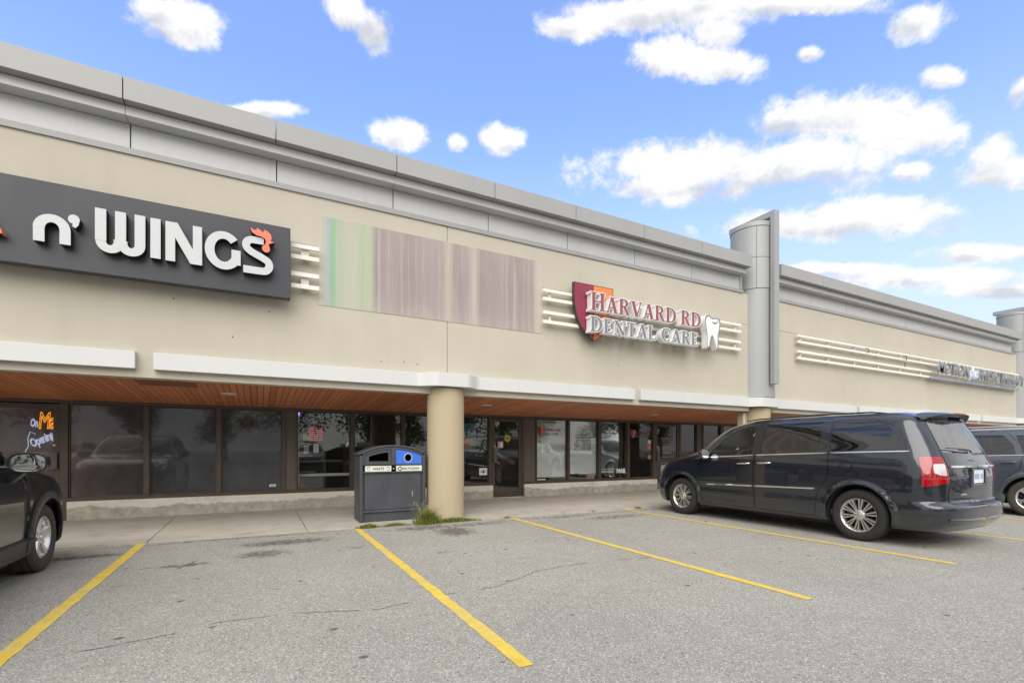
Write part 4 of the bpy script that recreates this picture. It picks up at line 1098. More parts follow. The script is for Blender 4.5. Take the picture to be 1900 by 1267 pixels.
# tea shop interior
cn = empty('shop_counter', (2.2, 14.2, .045), absolute=True, label='dark counter with pale edge inside the tea shop', category='counter')
m = MB(); m.box(.9, 5.2, 14.0, 14.6, .046, .95); ob('front', m, 'room_dark', cn)
m = MB(); m.box(.85, 5.25, 13.9, 14.65, .951, 1.0); ob('top', m, 'lamp_trim', cn, bevel=.004)
m = MB(); m.box(1.95, 2.6, 13.2, 13.3, .05, 2.2); ob('dark_partition', m, 'decal_black', None, label='black partition panel standing inside the tea shop', category='partition')
m = MB(); m.box(.78, 1.85, 11.5, 11.56, .70, .76); ob('handrail', m, 'lamp_trim', None, label='pale horizontal rail low behind the tea shop window', category='rail')
for (x, y) in ((1.25, 12.6), (1.55, 12.6), (1.3, 13.6), (1.75, 13.6), (2.6, 13.0), (2.9, 13.0), (2.5, 14.6), (3.6, 13.0), (4.6, 13.2), (5.3, 12.8)):
    m = MB(); m.cyl((x, y, 2.535), .05, .012, 20); ob('ceiling_spot', m, 'spot_glow', None, label='small glowing ceiling spot inside the tea shop', category='spotlight', group='tea shop ceiling spots')
simple('poster_teal', (0.05, 0.22, 0.24), .5); simple('poster_tan', (0.45, 0.22, 0.10), .5)
pw = wins[6]
m = MB(); m.box(4.2, 4.86, GY+.015, GY+.02, 1.27, 1.95); o = ob('drink_poster', m, 'poster_teal', None, label='teal drink poster inside the window right of the column', category='poster')
m = MB(); m.plate([[(4.45, 1.3), (4.75, 1.3), (4.78, 1.5), (4.72, 1.62), (4.62, 1.66), (4.5, 1.62), (4.43, 1.5)]], GY+.0135, GY+.0148); ob('cup_print', m, 'poster_tan', o)
m = MB(); m.box(4.95, 5.17, GF-.002, GF, .64, .82); o = ob('decal', m, 'decal_white', pw); 
m = MB(); m.box(4.99, 5.13, GF-.004, GF-.0025, .715, .74); m.box(5.045, 5.07, GF-.0052, GF-.0042, .68, .775); ob('decal_print', m, 'decal_black', pw)
m = MB()
for k in range(5): m.box(4.16, 4.36, GY+.015, GY+.02, .98+k*.085, 1.045+k*.085)
ob('sheets', m, 'decal_white', pw)
# door 24
DY = GY-.0225
flat_text('24', 5.44, 1.925, .13, 'decal_white', d_24, DY, 0, .003)
for k, (x, z) in enumerate(((5.46, 1.83), (5.52, 1.72), (5.50, 1.58))):
    m = MB(); rr = random.Random(40+k)
    for q in range(5):
        a = rr.uniform(0, 3.1); l = rr.uniform(.03, .07); cx, cz = x+rr.gauss(0, .02), z+rr.gauss(0, .03)
        m.tube([(cx-l*math.cos(a), DY, cz-l*math.sin(a)), (cx, DY-.001, cz+.006), (cx+l*math.cos(a), DY, cz+l*math.sin(a))], [.002, .007, .002], 4)
    ob('brush_mark', m, 'decal_black', d_24)
m = MB(); m.cyl((5.74, DY-.001, 1.58), .085, .0015, 28, 'y'); m.box(5.735, 5.745, DY-.001, DY, 1.46, 1.5); ob('round_sticker', m, 'decal_yellow', d_24)
m = MB(); m.box(5.69, 5.79, DY-.0032, DY-.0015, 1.57, 1.59); m.box(5.715, 5.765, DY-.0032, DY-.0015, 1.545, 1.56); m.box(5.715, 5.765, DY-.0032, DY-.0015, 1.60, 1.615); ob('sticker_print', m, 'decal_black', d_24)
m = MB(); m.box(5.46, 5.62, DY-.001, DY, 1.33, 1.5); ob('notice', m, 'decal_pink', d_24)
m = MB(); m.box(5.52, 5.60, DY-.0025, DY-.0012, 1.345, 1.47); ob('notice_sheet', m, 'decal_white', d_24)
flat_text('GUEST', 5.565, .44, .20, 'decal_black', d_24, DY, 0, .006, 'LEFT', -R(90), sx=1.0)
# dental windows: blinds
make_metal('blind_white', (0.86, 0.86, 0.83), .6, 0, .03)
def blinds(a, b, z0, tiltdeg, label, mat='blind_white', pitch=.026):
    e = empty('window_blind', ((a+b)/2, GY+.06, z0), absolute=True, label=label, category='blind', group='dental office window blinds')
    m = MB(); z = z0+.03; w_ = .0135; c_, s_ = math.cos(R(tiltdeg)), math.sin(R(tiltdeg)); y = GY+.055
    while z < 2.04:
        m.add([(a, y-w_*c_, z-w_*s_), (b, y-w_*c_, z-w_*s_), (b, y, z+.002), (a, y, z+.002), (b, y+w_*c_, z+w_*s_), (a, y+w_*c_, z+w_*s_)], [(0, 1, 2, 3), (3, 2, 4, 5)]); z += pitch
    link('slats', m.mesh('slats', None, False), mat, e, kind='stuff')
    m = MB(); m.box(a, b, y-.02, y+.02, 2.05, 2.085); ob('headrail', m, mat, e)
    m = MB(); m.box(a, b, y-.014, y+.014, z0, z0+.018); ob('bottom_rail', m, mat, e)
    m = MB()
    for x in (a+.12, (a+b)/2, b-.12): m.cyl((x, y-.016, z0), .0015, 2.05-z0, 5)
    ob('cords', m, mat, e)
blinds(6.64, 7.59, .53, 80, 'closed white blind in the first dental window by the infill panel')
blinds(7.70, 8.66, .60, 80, 'closed white blind behind the framed poster in the dental window')
blinds(8.79, 9.72, .70, 12, 'open white blind in the dental window above the MAIL lettering')
blinds(9.86, 10.75, .62, 12, 'open white blind in the dental window next to the text door')
m = MB(); m.box(8.8, 9.4, GY+.15, GY+.4, .60, .67); ob('pale_shelf', m, 'letter_white', None, label='white shelf end behind the MAIL window', category='shelf')
# bright roller shades right of the text door
m = MB(); m.box(11.98, 12.66, GY+.03, GY+.035, 1.72, 2.08); m.box(11.98, 12.66, GY+.03, GY+.035, .45, 1.70); ob('roller_shade', m, 'blind_white', None, label='pale roller shade in the narrow window right of the text door', category='blind')
m = MB(); m.box(13.02, 13.79, GY+.03, GY+.035, 1.72, 2.08); m.box(13.02, 13.79, GY+.03, GY+.035, .45, 1.70); ob('roller_shade', m, 'blind_white', None, label='pale roller shade in the window just left of the second column', category='blind')
for k, xa in enumerate((13.968, 15.038, 16.108, 17.178)):  # shades added where the van hides them, to lighten the view through its glass
    m = MB(); m.box(xa+.02, xa+.98, GY+.03, GY+.035, .46, 2.08); ob('roller_shade', m, 'blind_white', None, label='pale roller shade added unseen behind the van to lighten its windows', category='blind', group='shades behind the van')
def dental_decal(w, x, z, sc):
    m = MB(); pts = [(x+(a-5.836)*.22*sc, z+(b-4.8)*.22*sc) for a, b in sh]; m.plate([pts], GF-.001, GF); o = ob('shield_decal', m, 'shield_crimson', w)
    m = MB(); pts = [p for p in pts]; cx = x+.114*sc
    m.plate([[(cx, z-.006), (x+.22*sc, z-.006), (x+.22*sc, z-.09*sc), (x+.19*sc, z-.18*sc), (cx, z-.255*sc)]], GF-.0022, GF-.0012); ob('shield_decal_half', m, 'shield_orange', w)
    flat_text('HARVARD RD', x+.075*sc, z-.125*sc, .105*sc, 'letter_crimson', w, GF-.004, 0, .001, 'LEFT', sx=1.0)
    flat_text('DENTAL CARE', x+.075*sc, z-.225*sc, .092*sc, 'letter_slate', w, GF-.004, 0, .001, 'LEFT', sx=1.0)
    m = MB(); m.plate([[(x+sc*.74+(a-9.53)*.25*sc, z-.02+(b-4.55)*.25*sc) for a, b in tooth], [(x+sc*.74+(a-9.53)*.25*sc, z-.02+(b-4.55)*.25*sc) for a, b in tin]], GF-.001, GF); ob('tooth_decal', m, 'letter_slate', w)
dental_decal(wins[7], 6.66, 1.91, 1.0)
dental_decal(wins[10], 9.90, 1.88, .98)
flat_text('MAIL', 9.56, .60, .165, 'decal_white', wins[9], GF, 0, .012)
m = MB(); m.box(6.66, 6.92, GF-.001, GF, .465, .49); ob('decal', m, 'decal_white', wins[7])
for k, z in enumerate((1.58, 1.5, 1.43)):
    flat_text(('Dr.', 'Open', 'Sat')[0] if False else '- - -', 10.62, z, .05, 'decal_white', wins[10])
for k, (z, mt) in enumerate(((1.52, 'decal_white'), (1.36, 'coral'), (1.06, 'poster_tan'))):
    m = MB(); m.box(10.60, 10.73, GF-.001, GF, z-.06, z+.06); ob('sticker', m, mt, wins[10])
def make_poster():
    t = NT('poster_print'); p = t.pos()
    v = t.voro(26, p, 'Color'); s3 = t.node('ShaderNodeSeparateColor'); t.l.new(v, s3.inputs[0])
    sx = t.node('ShaderNodeSeparateXYZ'); t.l.new(p, sx.inputs[0])
    ph = t.ramp(s3.outputs[0], [(0.2, (0.05, 0.04, 0.035)), (0.5, (0.35, 0.2, 0.16)), (0.75, (0.6, 0.55, 0.5))])
    tx = t.ramp(t.noise(60, 2, .5, t.mapping(p, (1, 0, 3))), [(0.5, (0.05, 0.055, 0.05)), (0.6, (0.3, 0.31, 0.3))])
    c = t.mix(t.ramp(t.math('MULTIPLY_ADD', sx.outputs[0], 20, -162.8), [(0.4, 0.0), (0.6, 1.0)]), ph, tx)
    t.set('Base Color', c); t.set('Roughness', .5); M['poster_print'] = t.m
make_poster()
fp = empty('framed_poster', (8.15, GY+.04, 1.26), absolute=True, label='small framed photo poster hanging in the white dental window', category='poster')
m = MB(); m.box(7.80, 8.50, GY+.028, GY+.036, 1.24, 1.78); ob('board', m, 'blind_white', fp)
m = MB(); m.box(7.87, 8.46, GY+.024, GY+.027, 1.27, 1.65); ob('print', m, 'poster_print', fp)
m = MB(); m.box(7.9, 8.4, GY+.024, GY+.027, 1.685, 1.715); m.box(8.1, 8.45, GY+.024, GY+.027, 1.73, 1.745); ob('heading', m, 'decal_black', fp)
m = MB(); m.box(8.35, 8.62, GY+.05, GY+.15, .45, .57); ob('pink_box', m, 'decal_pink', None, label='pink box on the sill below the framed poster', category='box')
# lettered door
simple('decal_dim', (0.42, 0.42, 0.42), .6)
for k, (z, w_, h) in enumerate(((1.62, .52, .035), (1.56, .40, .02), (1.36, .42, .03), (1.17, .38, .045), (1.05, .54, .015), (.86, .48, .012))):
    m = MB(); rr = random.Random(60+k); x = 11.38-w_/2
    while x < 11.38+w_/2:
        l = rr.uniform(.008, .025); m.box(x, x+l, DY-.001, DY, z, z+h*rr.uniform(.6, 1)); x += l+rr.uniform(.004, .016)
    ob('door_lettering', m, 'decal_dim', d_b)
m = MB(); m.box(11.13, 11.55, DY-.001, DY, .52, .80); ob('notice', m, 'decal_dim', d_b)
m = MB(); m.box(10.99, 11.05, DY-.001, DY, 1.86, 1.92); m.box(10.99, 11.04, DY-.001, DY, 1.78, 1.83); ob('door_number', m, 'decal_dim', d_b)
# faint ring logo on the smoked window
simple('etch', (0.11, 0.115, 0.125), .5)
m = MB(); m.lathe([(.2, 0), (.2, -.0012), (.212, -.0012), (.212, 0)], (-2.16, GY-.001, 1.50), 48, 'y'); ob('ring_decal', m, 'etch', wins[0])
flat_text('mous', -2.16, 1.52, .12, 'etch', wins[0], GY-.0012); flat_text('mousse', -2.16, 1.43, .10, 'etch', wins[0], GY-.0012)
m = MB(); m.box(.20, .32, GY-.0015, GY-.0003, .52, .57); ob('decal', m, 'decal_white', wins[2])
m = MB(); m.box(.215, .305, GY-.0028, GY-.0016, .535, .55); ob('decal_print', m, 'bin_blue', wins[2])

# ------------------------------------------------------------------ vehicle shells
def pchip(tab):
    X = [a for a, b in tab]; Y = [b for a, b in tab]; n = len(X)
    h = [X[i+1]-X[i] for i in range(n-1)]; d = [(Y[i+1]-Y[i])/h[i] for i in range(n-1)]
    m = [d[0]]+[0.0 if d[i-1]*d[i] <= 0 else 3*(h[i-1]+h[i])/((2*h[i]+h[i-1])/d[i-1]+(h[i]+2*h[i-1])/d[i]) for i in range(1, n-1)]+[d[-1]]
    def f(x):
        if x <= X[0]: return Y[0]
        if x >= X[-1]: return Y[-1]
        i = 0
        while x > X[i+1]: i += 1
        t = (x-X[i])/h[i]; t2, t3 = t*t, t*t*t
        return (2*t3-3*t2+1)*Y[i]+(t3-2*t2+t)*h[i]*m[i]+(-2*t3+3*t2)*Y[i+1]+(t3-t2)*h[i]*m[i+1]
    return f

class Shell:
    """half a car body: horizontal slices, each a nose arc, a straight side and a tail arc.
    Domain (U, z): U 0..1 nose arc from the centre line, 1..2 side, 2..3 tail arc to the centre line."""
    def __init__(s, xf, xr, w, af, ar, nf, nr, wheels=(), flare=(.0, .46, .06), extra=None):
        s.xf, s.xr, s.w = pchip(xf), pchip(xr), pchip(w)
        s.af, s.ar, s.nf, s.nr, s.wheels, s.flare, s.extra = pchip(af), pchip(ar), nf, nr, wheels, flare, extra
    def bump(s, x, z):
        d = 0.0; A, r0, sg = s.flare
        for (wx, wz, wr) in s.wheels:
            r = math.hypot(x-wx, z-wz)
            if z > wz-.1: d += A*math.exp(-((r-wr*r0)/(sg))**2) if r > wr*r0 else A*math.exp(-((r-wr*r0)/(sg*3))**2)
        if s.extra: d += s.extra(x, z)
        return d
    def P(s, U, z):
        xf, xr, w = s.xf(z), s.xr(z), s.w(z); a, b = s.af(z), s.ar(z)
        if U < 1:
            th = (1-U)*math.pi/2; n = s.nf; sn, cs = math.sin(th), math.cos(th)
            r = (abs(cs)**n+abs(sn)**n)**(-1/n); x = xf+a-a*r*sn; y = w*r*cs
        elif U <= 2:
            x = xf+a+(xr-b-xf-a)*(U-1); y = w
        else:
            th = (U-2)*math.pi/2; n = s.nr; sn, cs = math.sin(th), math.cos(th)
            r = (abs(cs)**n+abs(sn)**n)**(-1/n); x = xr-b+b*r*sn; y = w*r*cs
        d = s.bump(x, z)
        if d:
            k = 1.0 if 1 <= U <= 2 else max(0.0, 1-abs(U-1.5)*2+1) if False else max(0.0, 1-(1-U if U < 1 else U-2)*2.2)
            y += d*k
        return (x, y, z)
    def N(s, U, z):
        e = 1e-3; a = s.P(max(0, U-e), z); b = s.P(min(3, U+e), z); c = s.P(U, z-e*3); d = s.P(U, z+e*3)
        u = [b[i]-a[i] for i in range(3)]; v = [d[i]-c[i] for i in range(3)]
        n = (u[1]*v[2]-u[2]*v[1], u[2]*v[0]-u[0]*v[2], u[0]*v[1]-u[1]*v[0])
        l = math.sqrt(sum(q*q for q in n)) or 1
        n = tuple(q/l for q in n)
        x, y, _ = s.P(U, z); xm = (s.xf(z)+s.xr(z))/2
        if n[0]*(x-xm)*.3+n[1]*y < 0: n = tuple(-q for q in n)
        return n
    def U_of(s, x, z):
        """domain coordinate of the side-view point (x, z)"""
        xf, xr = s.xf(z), s.xr(z); a, b = s.af(z), s.ar(z)
        if x < xf+a: lo, hi = 0.0, 1.0
        elif x > xr-b: lo, hi = 2.0, 3.0
        else: return 1+(x-xf-a)/(xr-b-xf-a)
        for _ in range(30):
            m = (lo+hi)/2
            if s.P(m, z)[0] < x: lo = m
            else: hi = m
        return (lo+hi)/2
SC = lambda U: U if U < 1 else 1+(U-1)*3.6 if U < 2 else 4.6+(U-2)*1.1
IS = lambda u: u if u < 1 else 1+(u-1)/3.6 if u < 4.6 else 2+(u-4.6)/1.1

def dens(poly, d=.03, closed=True):
    out = []; n = len(poly)
    for i in range(n if closed else n-1):
        a, b = poly[i], poly[(i+1) % n]; k = max(1, int(math.dist(a, b)/d))
        out += [(a[0]+(b[0]-a[0])*j/k, a[1]+(b[1]-a[1])*j/k) for j in range(k)]
    return out
def rounded(poly, r=.04, k=4):
    out = []; n = len(poly)
    for i in range(n):
        a, b, c = Vector(poly[i-1]), Vector(poly[i]), Vector(poly[(i+1) % n])
        ra = min(r, (a-b).length*.45, (c-b).length*.45)
        p, q = b+(a-b).normalized()*ra, b+(c-b).normalized()*ra
        for j in range(k+1):
            t = j/k; out.append(tuple(p*(1-t)**2+b*2*t*(1-t)+q*t*t))
    return out
def sv(shell, poly, r=0.0):                    # side-view polygon -> domain
    P = rounded(poly, r) if r else poly
    return [(SC(shell.U_of(x, z)), z) for x, z in dens(P)]
def dv(poly, r=0.0):                            # domain polygon (U, z)
    P = [(SC(U), z) for U, z in poly]
    return dens(rounded(P, r) if r else P)
def shrink(poly, d):                           # inset, but stay joined at the centre line
    n = len(poly); ar = sum(poly[i][0]*poly[(i+1) % n][1]-poly[(i+1) % n][0]*poly[i][1] for i in range(n))
    P = poly if ar > 0 else poly[::-1]
    return [(q[0] if .001 < o_[0] < 5.699 else o_[0], q[1]) for o_, q in zip(P, grow_poly(P, d))]
def circ(shell, cx, cz, r, n=72): return sv(shell, [(cx+r*math.cos(2*math.pi*i/n), cz+r*math.sin(2*math.pi*i/n)) for i in range(n)])

def patch_mesh(name, shell, outer, holes=(), off=0.0, rim=.022, gu=.07, gz=.035, sides=(1, -1), smooth_rim=False):
    us = [p[0] for p in outer]; zs = [p[1] for p in outer]
    hb = [(min(p[0] for p in h), max(p[0] for p in h), min(p[1] for p in h), max(p[1] for p in h)) for h in holes]
    def inside(c):
        if not pip(c, outer): return False
        for h, b in zip(holes, hb):
            if b[0] <= c[0] <= b[1] and b[2] <= c[1] <= b[3] and pip(c, h): return False
        return True
    extra = []; nu = int((max(us)-min(us))/gu); nz = int((max(zs)-min(zs))/gz)
    for i in range(1, nu+1):
        for j in range(1, nz+1):
            c = (min(us)+(i-.5)*(max(us)-min(us))/(nu+.0001), min(zs)+(j-.5)*(max(zs)-min(zs))/(nz+.0001))
            if inside(c): extra.append(c)
    pts, tris = cdt([outer, *holes], extra, inside)
    used = sorted({i for t in tris for i in t}); rm = {v: k for k, v in enumerate(used)}
    UV = [(IS(max(0, min(5.7, pts[i][0]))), pts[i][1]) for i in used]
    tris = [tuple(rm[i] for i in t) for t in tris]
    Pn = [shell.P(*q) for q in UV]; Nn = [shell.N(*q) for q in UV]
    cnt = set()
    for t in tris:
        for i in range(3): cnt.add((t[i], t[(i+1) % 3]))
    V, F, LN = [], [], []
    for sgn in sides:
        b = len(V)
        Po = [(p[0]+n[0]*off, sgn*(p[1]+n[1]*off), p[2]+n[2]*off) for p, n in zip(Pn, Nn)]
        No = [(n[0], sgn*n[1], n[2]) for n in Nn]
        V += Po
        for t in tris:
            q = [Vector(Po[i]) for i in t]; fn = (q[1]-q[0]).cross(q[2]-q[0])
            tt = t if fn.dot(Vector(No[t[0]])) > 0 else (t[0], t[2], t[1])
            F.append(tuple(b+i for i in tt)); LN += [No[i] for i in tt]
        if rim:
            bi = len(V); ids = {}
            for (i, j) in cnt:
                if (j, i) in cnt: continue
                if (UV[i][0] > 2.998 and UV[j][0] > 2.998) or (UV[i][0] < .002 and UV[j][0] < .002): continue
                for k in (i, j):
                    if k not in ids:
                        ids[k] = len(V); V.append(tuple(Po[k][m_]-No[k][m_]*rim for m_ in range(3)))
                f = (b+j, b+i, ids[i], ids[j])
                q = [Vector(V[k]) for k in f]; n = (q[1]-q[0]).cross(q[2]-q[0])
                n = n.normalized() if n.length > 1e-12 else Vector((0, 0, 1))
                F.append(f); LN += [tuple(n)]*4
    me = bpy.data.meshes.new(name); me.from_pydata(V, [], F)
    me.polygons.foreach_set('use_smooth', [True]*len(F))
    me.normals_split_custom_set(LN)
    return me

def roof_mesh(shell, zE, H, x0s=.22):
    ring = [shell.P(u/40, zE) for u in range(121)]
    ring = ring+[(p[0], -p[1], p[2]) for p in reversed(ring[1:-1])]
    xm = (min(p[0] for p in ring)+max(p[0] for p in ring))/2
    m = MB(); n = len(ring); vs_ = []; K = 9
    for k in range(K+1):
        s_ = 1-(k/K)**1.3
        vs_ += [(xm+(p[0]-xm)*(s_ if k < K else .0), p[1]*s_, zE+H*(1-s_**2.2)) for p in ring]
    fs = [(k*n+i, k*n+(i+1) % n, (k+1)*n+(i+1) % n, (k+1)*n+i) for k in range(K) for i in range(n)]
    m.add(vs_, fs)
    me = bpy.data.meshes.new('roof'); me.from_pydata(m.v, [], m.f)
    bm = bmesh.new(); bm.from_mesh(me); bmesh.ops.remove_doubles(bm, verts=bm.verts, dist=.0005); bmesh.ops.recalc_face_normals(bm, faces=bm.faces)
    for f in bm.faces: f.smooth = True
    bm.to_mesh(me); bm.free()
    return me

def strip_mesh(shell, line, wdt, off, thick=.008, sides=(1, -1), dom=False):
    """moulding that follows the body along a side-view (or domain) polyline"""
    L = dens(line, .04, False)+[line[-1]]
    m = MB()
    for sgn in sides:
        rows = []
        for i, (x, z) in enumerate(L):
            U = x if dom else shell.U_of(x, z); taper = 1.0 if 0 < i < len(L)-1 else .55
            for dz, o in ((-wdt/2*taper, -.004), (-wdt/2*taper, off*.6), (-wdt/4*taper, off+thick), (wdt/4*taper, off+thick), (wdt/2*taper, off*.6), (wdt/2*taper, -.004)):
                p, n = shell.P(U, z+dz), shell.N(U, z+dz); rows.append((p[0]+n[0]*o, sgn*(p[1]+n[1]*o), p[2]+n[2]*o))
        k = 6; m.add(rows, [(i*k+j, (i+1)*k+j, (i+1)*k+j+1, i*k+j+1) for i in range(len(L)-1) for j in range(k-1)]+[tuple(range(k)), tuple(range(len(rows)-k, len(rows)))])
    return m

def car_paint(name, col, metal=.35, rough=.38):
    t = NT(name); p = t.co()
    d = t.noise(1.7, 6, .65, p); fl = t.noise(900, 1, .5, p)
    c = t.ramp(fl, [(0.3, tuple(x*.85 for x in col)), (0.7, tuple(x*1.2 for x in col))])
    sx = t.node('ShaderNodeSeparateXYZ'); t.l.new(p, sx.inputs[0])
    dust = t.math('MULTIPLY', t.ramp(sx.outputs[2], [(0.18, 0.10), (0.75, 0.0)]), t.ramp(d, [(0.3, .5), (0.7, 1)]))
    c = t.mix(dust, c, (0.24, 0.22, 0.19))
    t.set('Base Color', c); t.set('Metallic', metal); t.set('Roughness', rough); t.set('Coat Weight', 1.0); t.set('Coat Roughness', t.ramp(d, [(0.35, .015), (0.75, .05)])); t.set('Coat IOR', 1.55)
    M[name] = t.m
car_paint('paint_navy', (0.0125, 0.0165, 0.025), .3, .24)
car_paint('paint_black', (0.0065, 0.0065, 0.008), .1, .3)
car_paint('paint_slate', (0.075, 0.09, 0.112))
car_paint('paint_white', (0.72, 0.72, 0.72), 0, .4)
simple('chrome', (0.80, 0.80, 0.80), .12, 1.0, wpos=False)
simple('alloy', (0.60, 0.585, 0.56), .3, .85, .12, 30, wpos=False)
simple('alloy_bright', (0.72, 0.73, 0.74), .25, .9, .08, 30, wpos=False)
simple('tyre_rubber', (0.022, 0.021, 0.020), .85, 0, .35, 25, .2, 90, wpos=False)
simple('tyre_dusty', (0.06, 0.052, 0.044), .9, 0, .4, 25, .2, 90, wpos=False)
simple('under_black', (0.012, 0.012, 0.012), .9)
simple('trim_black', (0.016, 0.016, 0.018), .28)
simple('cladding', (0.060, 0.061, 0.065), .55, 0, .2, 20, .1, 200, wpos=False)
simple('lens_red', (0.30, 0.003, 0.008), .12, 0, coat=1.0, wpos=False)
simple('lens_clear', (0.62, 0.60, 0.60), .1, .25, coat=1.0, wpos=False)
simple('lens_amber', (0.75, 0.24, 0.02), .15, coat=1.0, wpos=False)
simple('seat_grey', (0.36, 0.35, 0.32), .85, wpos=False)
simple('seat_pale', (0.50, 0.49, 0.45), .9, wpos=False)
simple('dash_grey', (0.10, 0.105, 0.105), .7, wpos=False)
simple('plate_white', (0.68, 0.70, 0.72), .45, wpos=False)
simple('plate_blue', (0.25, 0.33, 0.50), .5, wpos=False)
simple('mirror_glass', (0.85, 0.88, 0.88), .02, 1.0, wpos=False)
simple('disc_metal', (0.20, 0.19, 0.18), .45, .8, wpos=False)

def wheel_meshes(r, wdt, rr, style, nspoke):
    """tyre, rim and dark barrel with the outer face towards +y, hub at the origin"""
    h = wdt/2; t = MB()
    prof = [(rr-.012, h-.03), (rr+.004, h-.006), (rr+.03, h+.004), ((r+rr)/2, h+.010), (r-.03, h+.0), (r-.010, h-.018), (r-.001, h-.045)]
    for k, y in enumerate((.66, .60, .30, .24, -.24, -.30, -.60, -.66)):
        prof.append(((r if k in (0, 3, 4, 7) else r-.009), h*y) if True else None)
    prof = prof[:7]+[(r, h*.62), (r-.010, h*.60), (r-.010, h*.53), (r, h*.51), (r, h*.07), (r-.010, h*.05), (r-.010, -h*.05), (r, -h*.07), (r, -h*.51), (r-.01, -h*.53), (r-.01, -h*.60), (r, -h*.62)]+[(r-.012, -h+.018), (r-.04, -h), (rr, -h+.01), (rr-.012, -h+.03)]
    t.lathe(prof, n=64, axis='y')
    # shoulder blocks of the tread
    tm = t.mesh('tyre', 38)
    rim = MB(); rim.lathe([(rr-.015, -h+.03), (rr-.03, -h*.3), (rr-.032, h-.06), (rr-.014, h-.026), (rr-.002, h-.014), (rr+.005, h-.012), (rr+.006, h-.02), (rr-.008, h-.03)], n=64, axis='y')
    hubr = .075 if style == 'multi' else .07
    for k in range(nspoke):
        a0 = 2*math.pi*(k+.5)/nspoke
        if style == 'multi':
            prs = ((-.105, .0115), (.105, .0115)); 
        else:
            prs = ((0.0, .034),)
        for da, hw in prs:
            a = a0+da*(20/nspoke if False else 1.0)
            ax, az_ = math.cos(a), math.sin(a); tx, tz = -az_, ax
            ai = a0+da*.55; bx, bz = math.cos(ai), math.sin(ai)
            pts = []
            for (rd, w_, y) in ((hubr*.55, hw*(.8 if style == 'multi' else 1.1), h-.034), (rr*.55, hw*(.85 if style == 'multi' else .8), h-.030), (rr-.012, hw*(1.25 if style == 'multi' else 1.35), h-.020)):
                cx_, cz_ = (bx*rd, bz*rd) if rd < hubr else (ax*rd, az_*rd)
                pts.append([(cx_-tx*w_*1.25, y-.04, cz_-tz*w_*1.25), (cx_-tx*w_*.75, y, cz_-tz*w_*.75), (cx_+tx*w_*.75, y, cz_+tz*w_*.75), (cx_+tx*w_*1.25, y-.04, cz_+tz*w_*1.25)])
            vs_ = sum(pts, []); fs = []
            for s_ in range(2):
                for j in range(4): fs.append((s_*4+j, s_*4+(j+1) % 4, s_*4+4+(j+1) % 4, s_*4+4+j))
            fs += [(0, 1, 2, 3), (8, 9, 10, 11)]
            rim.add(vs_, fs)
    rim.lathe([(0, h-.018), (.028, h-.018), (.033, h-.026), (hubr*.85, h-.030), (hubr, h-.04), (hubr, h-.09)], n=32, axis='y')
    rm_ = rim.mesh('rim', 35)
    nuts = MB()
    for k in range(5):
        a = 2*math.pi*k/5+.3; nuts.cyl((.055*math.cos(a), h-.034, .055*math.sin(a)), .0095, .016, 8, 'y')
    nm = nuts.mesh('wheel_nuts', 40)
    bar = MB(); bar.lathe([(rr-.034, h-.07), (rr-.034, -h+.03), (0, -h+.03)], n=40, axis='y'); bar.lathe([(.05, h-.10), (rr*.72, h-.10), (rr*.72, h-.125), (.05, h-.125)], n=40, axis='y')
    bm_2 = bar.mesh('barrel', 40)
    return tm, rm_, nm, bm_2
FLIP = Matrix.Diagonal((1, -1, 1, 1))
def add_wheels(root, xs, z, ytrack, meshes, rim_mat='alloy', tyre='tyre_rubber'):
    flipped = []
    for me in meshes:
        c = me.copy(); c.transform(FLIP); c.flip_normals(); flipped.append(c)
    for x in xs:
        for sgn in (1, -1):
            w_ = empty('wheel', (x, sgn*ytrack, z), parent=root)
            ms = meshes if sgn > 0 else flipped
            ty = link('tyre', ms[0], tyre, w_); rm_ = link('rim', ms[1], rim_mat, w_); link('wheel_nuts', ms[2], 'chrome', w_); link('brake_disc', ms[3], 'under_black', w_)
            w_.rotation_euler = (0, random.uniform(0, 1.2), 0)

def seat(root, x, y, w_=.5):
    m = MB(); m.box(x-.25, x+.27, y-w_/2, y+w_/2, .50, .66); m.add([(x+.22, y-w_/2, .62), (x+.36, y-w_/2, .62), (x+.52, y-w_/2+.03, 1.22), (x+.42, y-w_/2+.03, 1.24), (x+.22, y+w_/2, .62), (x+.36, y+w_/2, .62), (x+.52, y+w_/2-.03, 1.22), (x+.42, y+w_/2-.03, 1.24)],
        [(0, 1, 2, 3), (7, 6, 5, 4), (0, 4, 5, 1), (1, 5, 6, 2), (2, 6, 7, 3), (3, 7, 4, 0)])
    m.box(x+.45, x+.55, y-.13, y+.13, 1.26, 1.42)
    ob('seat', m, 'seat_grey', root, bevel=.04, seg=3)

def handle_mesh(shell, x0, x1, z, side, mat, root):
    U = shell.U_of((x0+x1)/2, z); y = shell.P(U, z)[1]
    m = MB(); n = 10; pts = []
    for i in range(n+1):
        t = i/n; pts.append((x0+(x1-x0)*t, side*(y+.012+.028*math.sin(math.pi*min(1, max(0, t)))**.5), z+.012*t))
    m.tube(pts, [.011]+[.015]*(n-1)+[.011], 8)
    ob('door_handle', m, mat, root, smooth=60)
    c = MB(); c.lathe([(0, .002), (.032, .002), (.04, .0)], ((x0+x1)/2+.01, side*(y-.001), z+.006), 20, 'y'); 

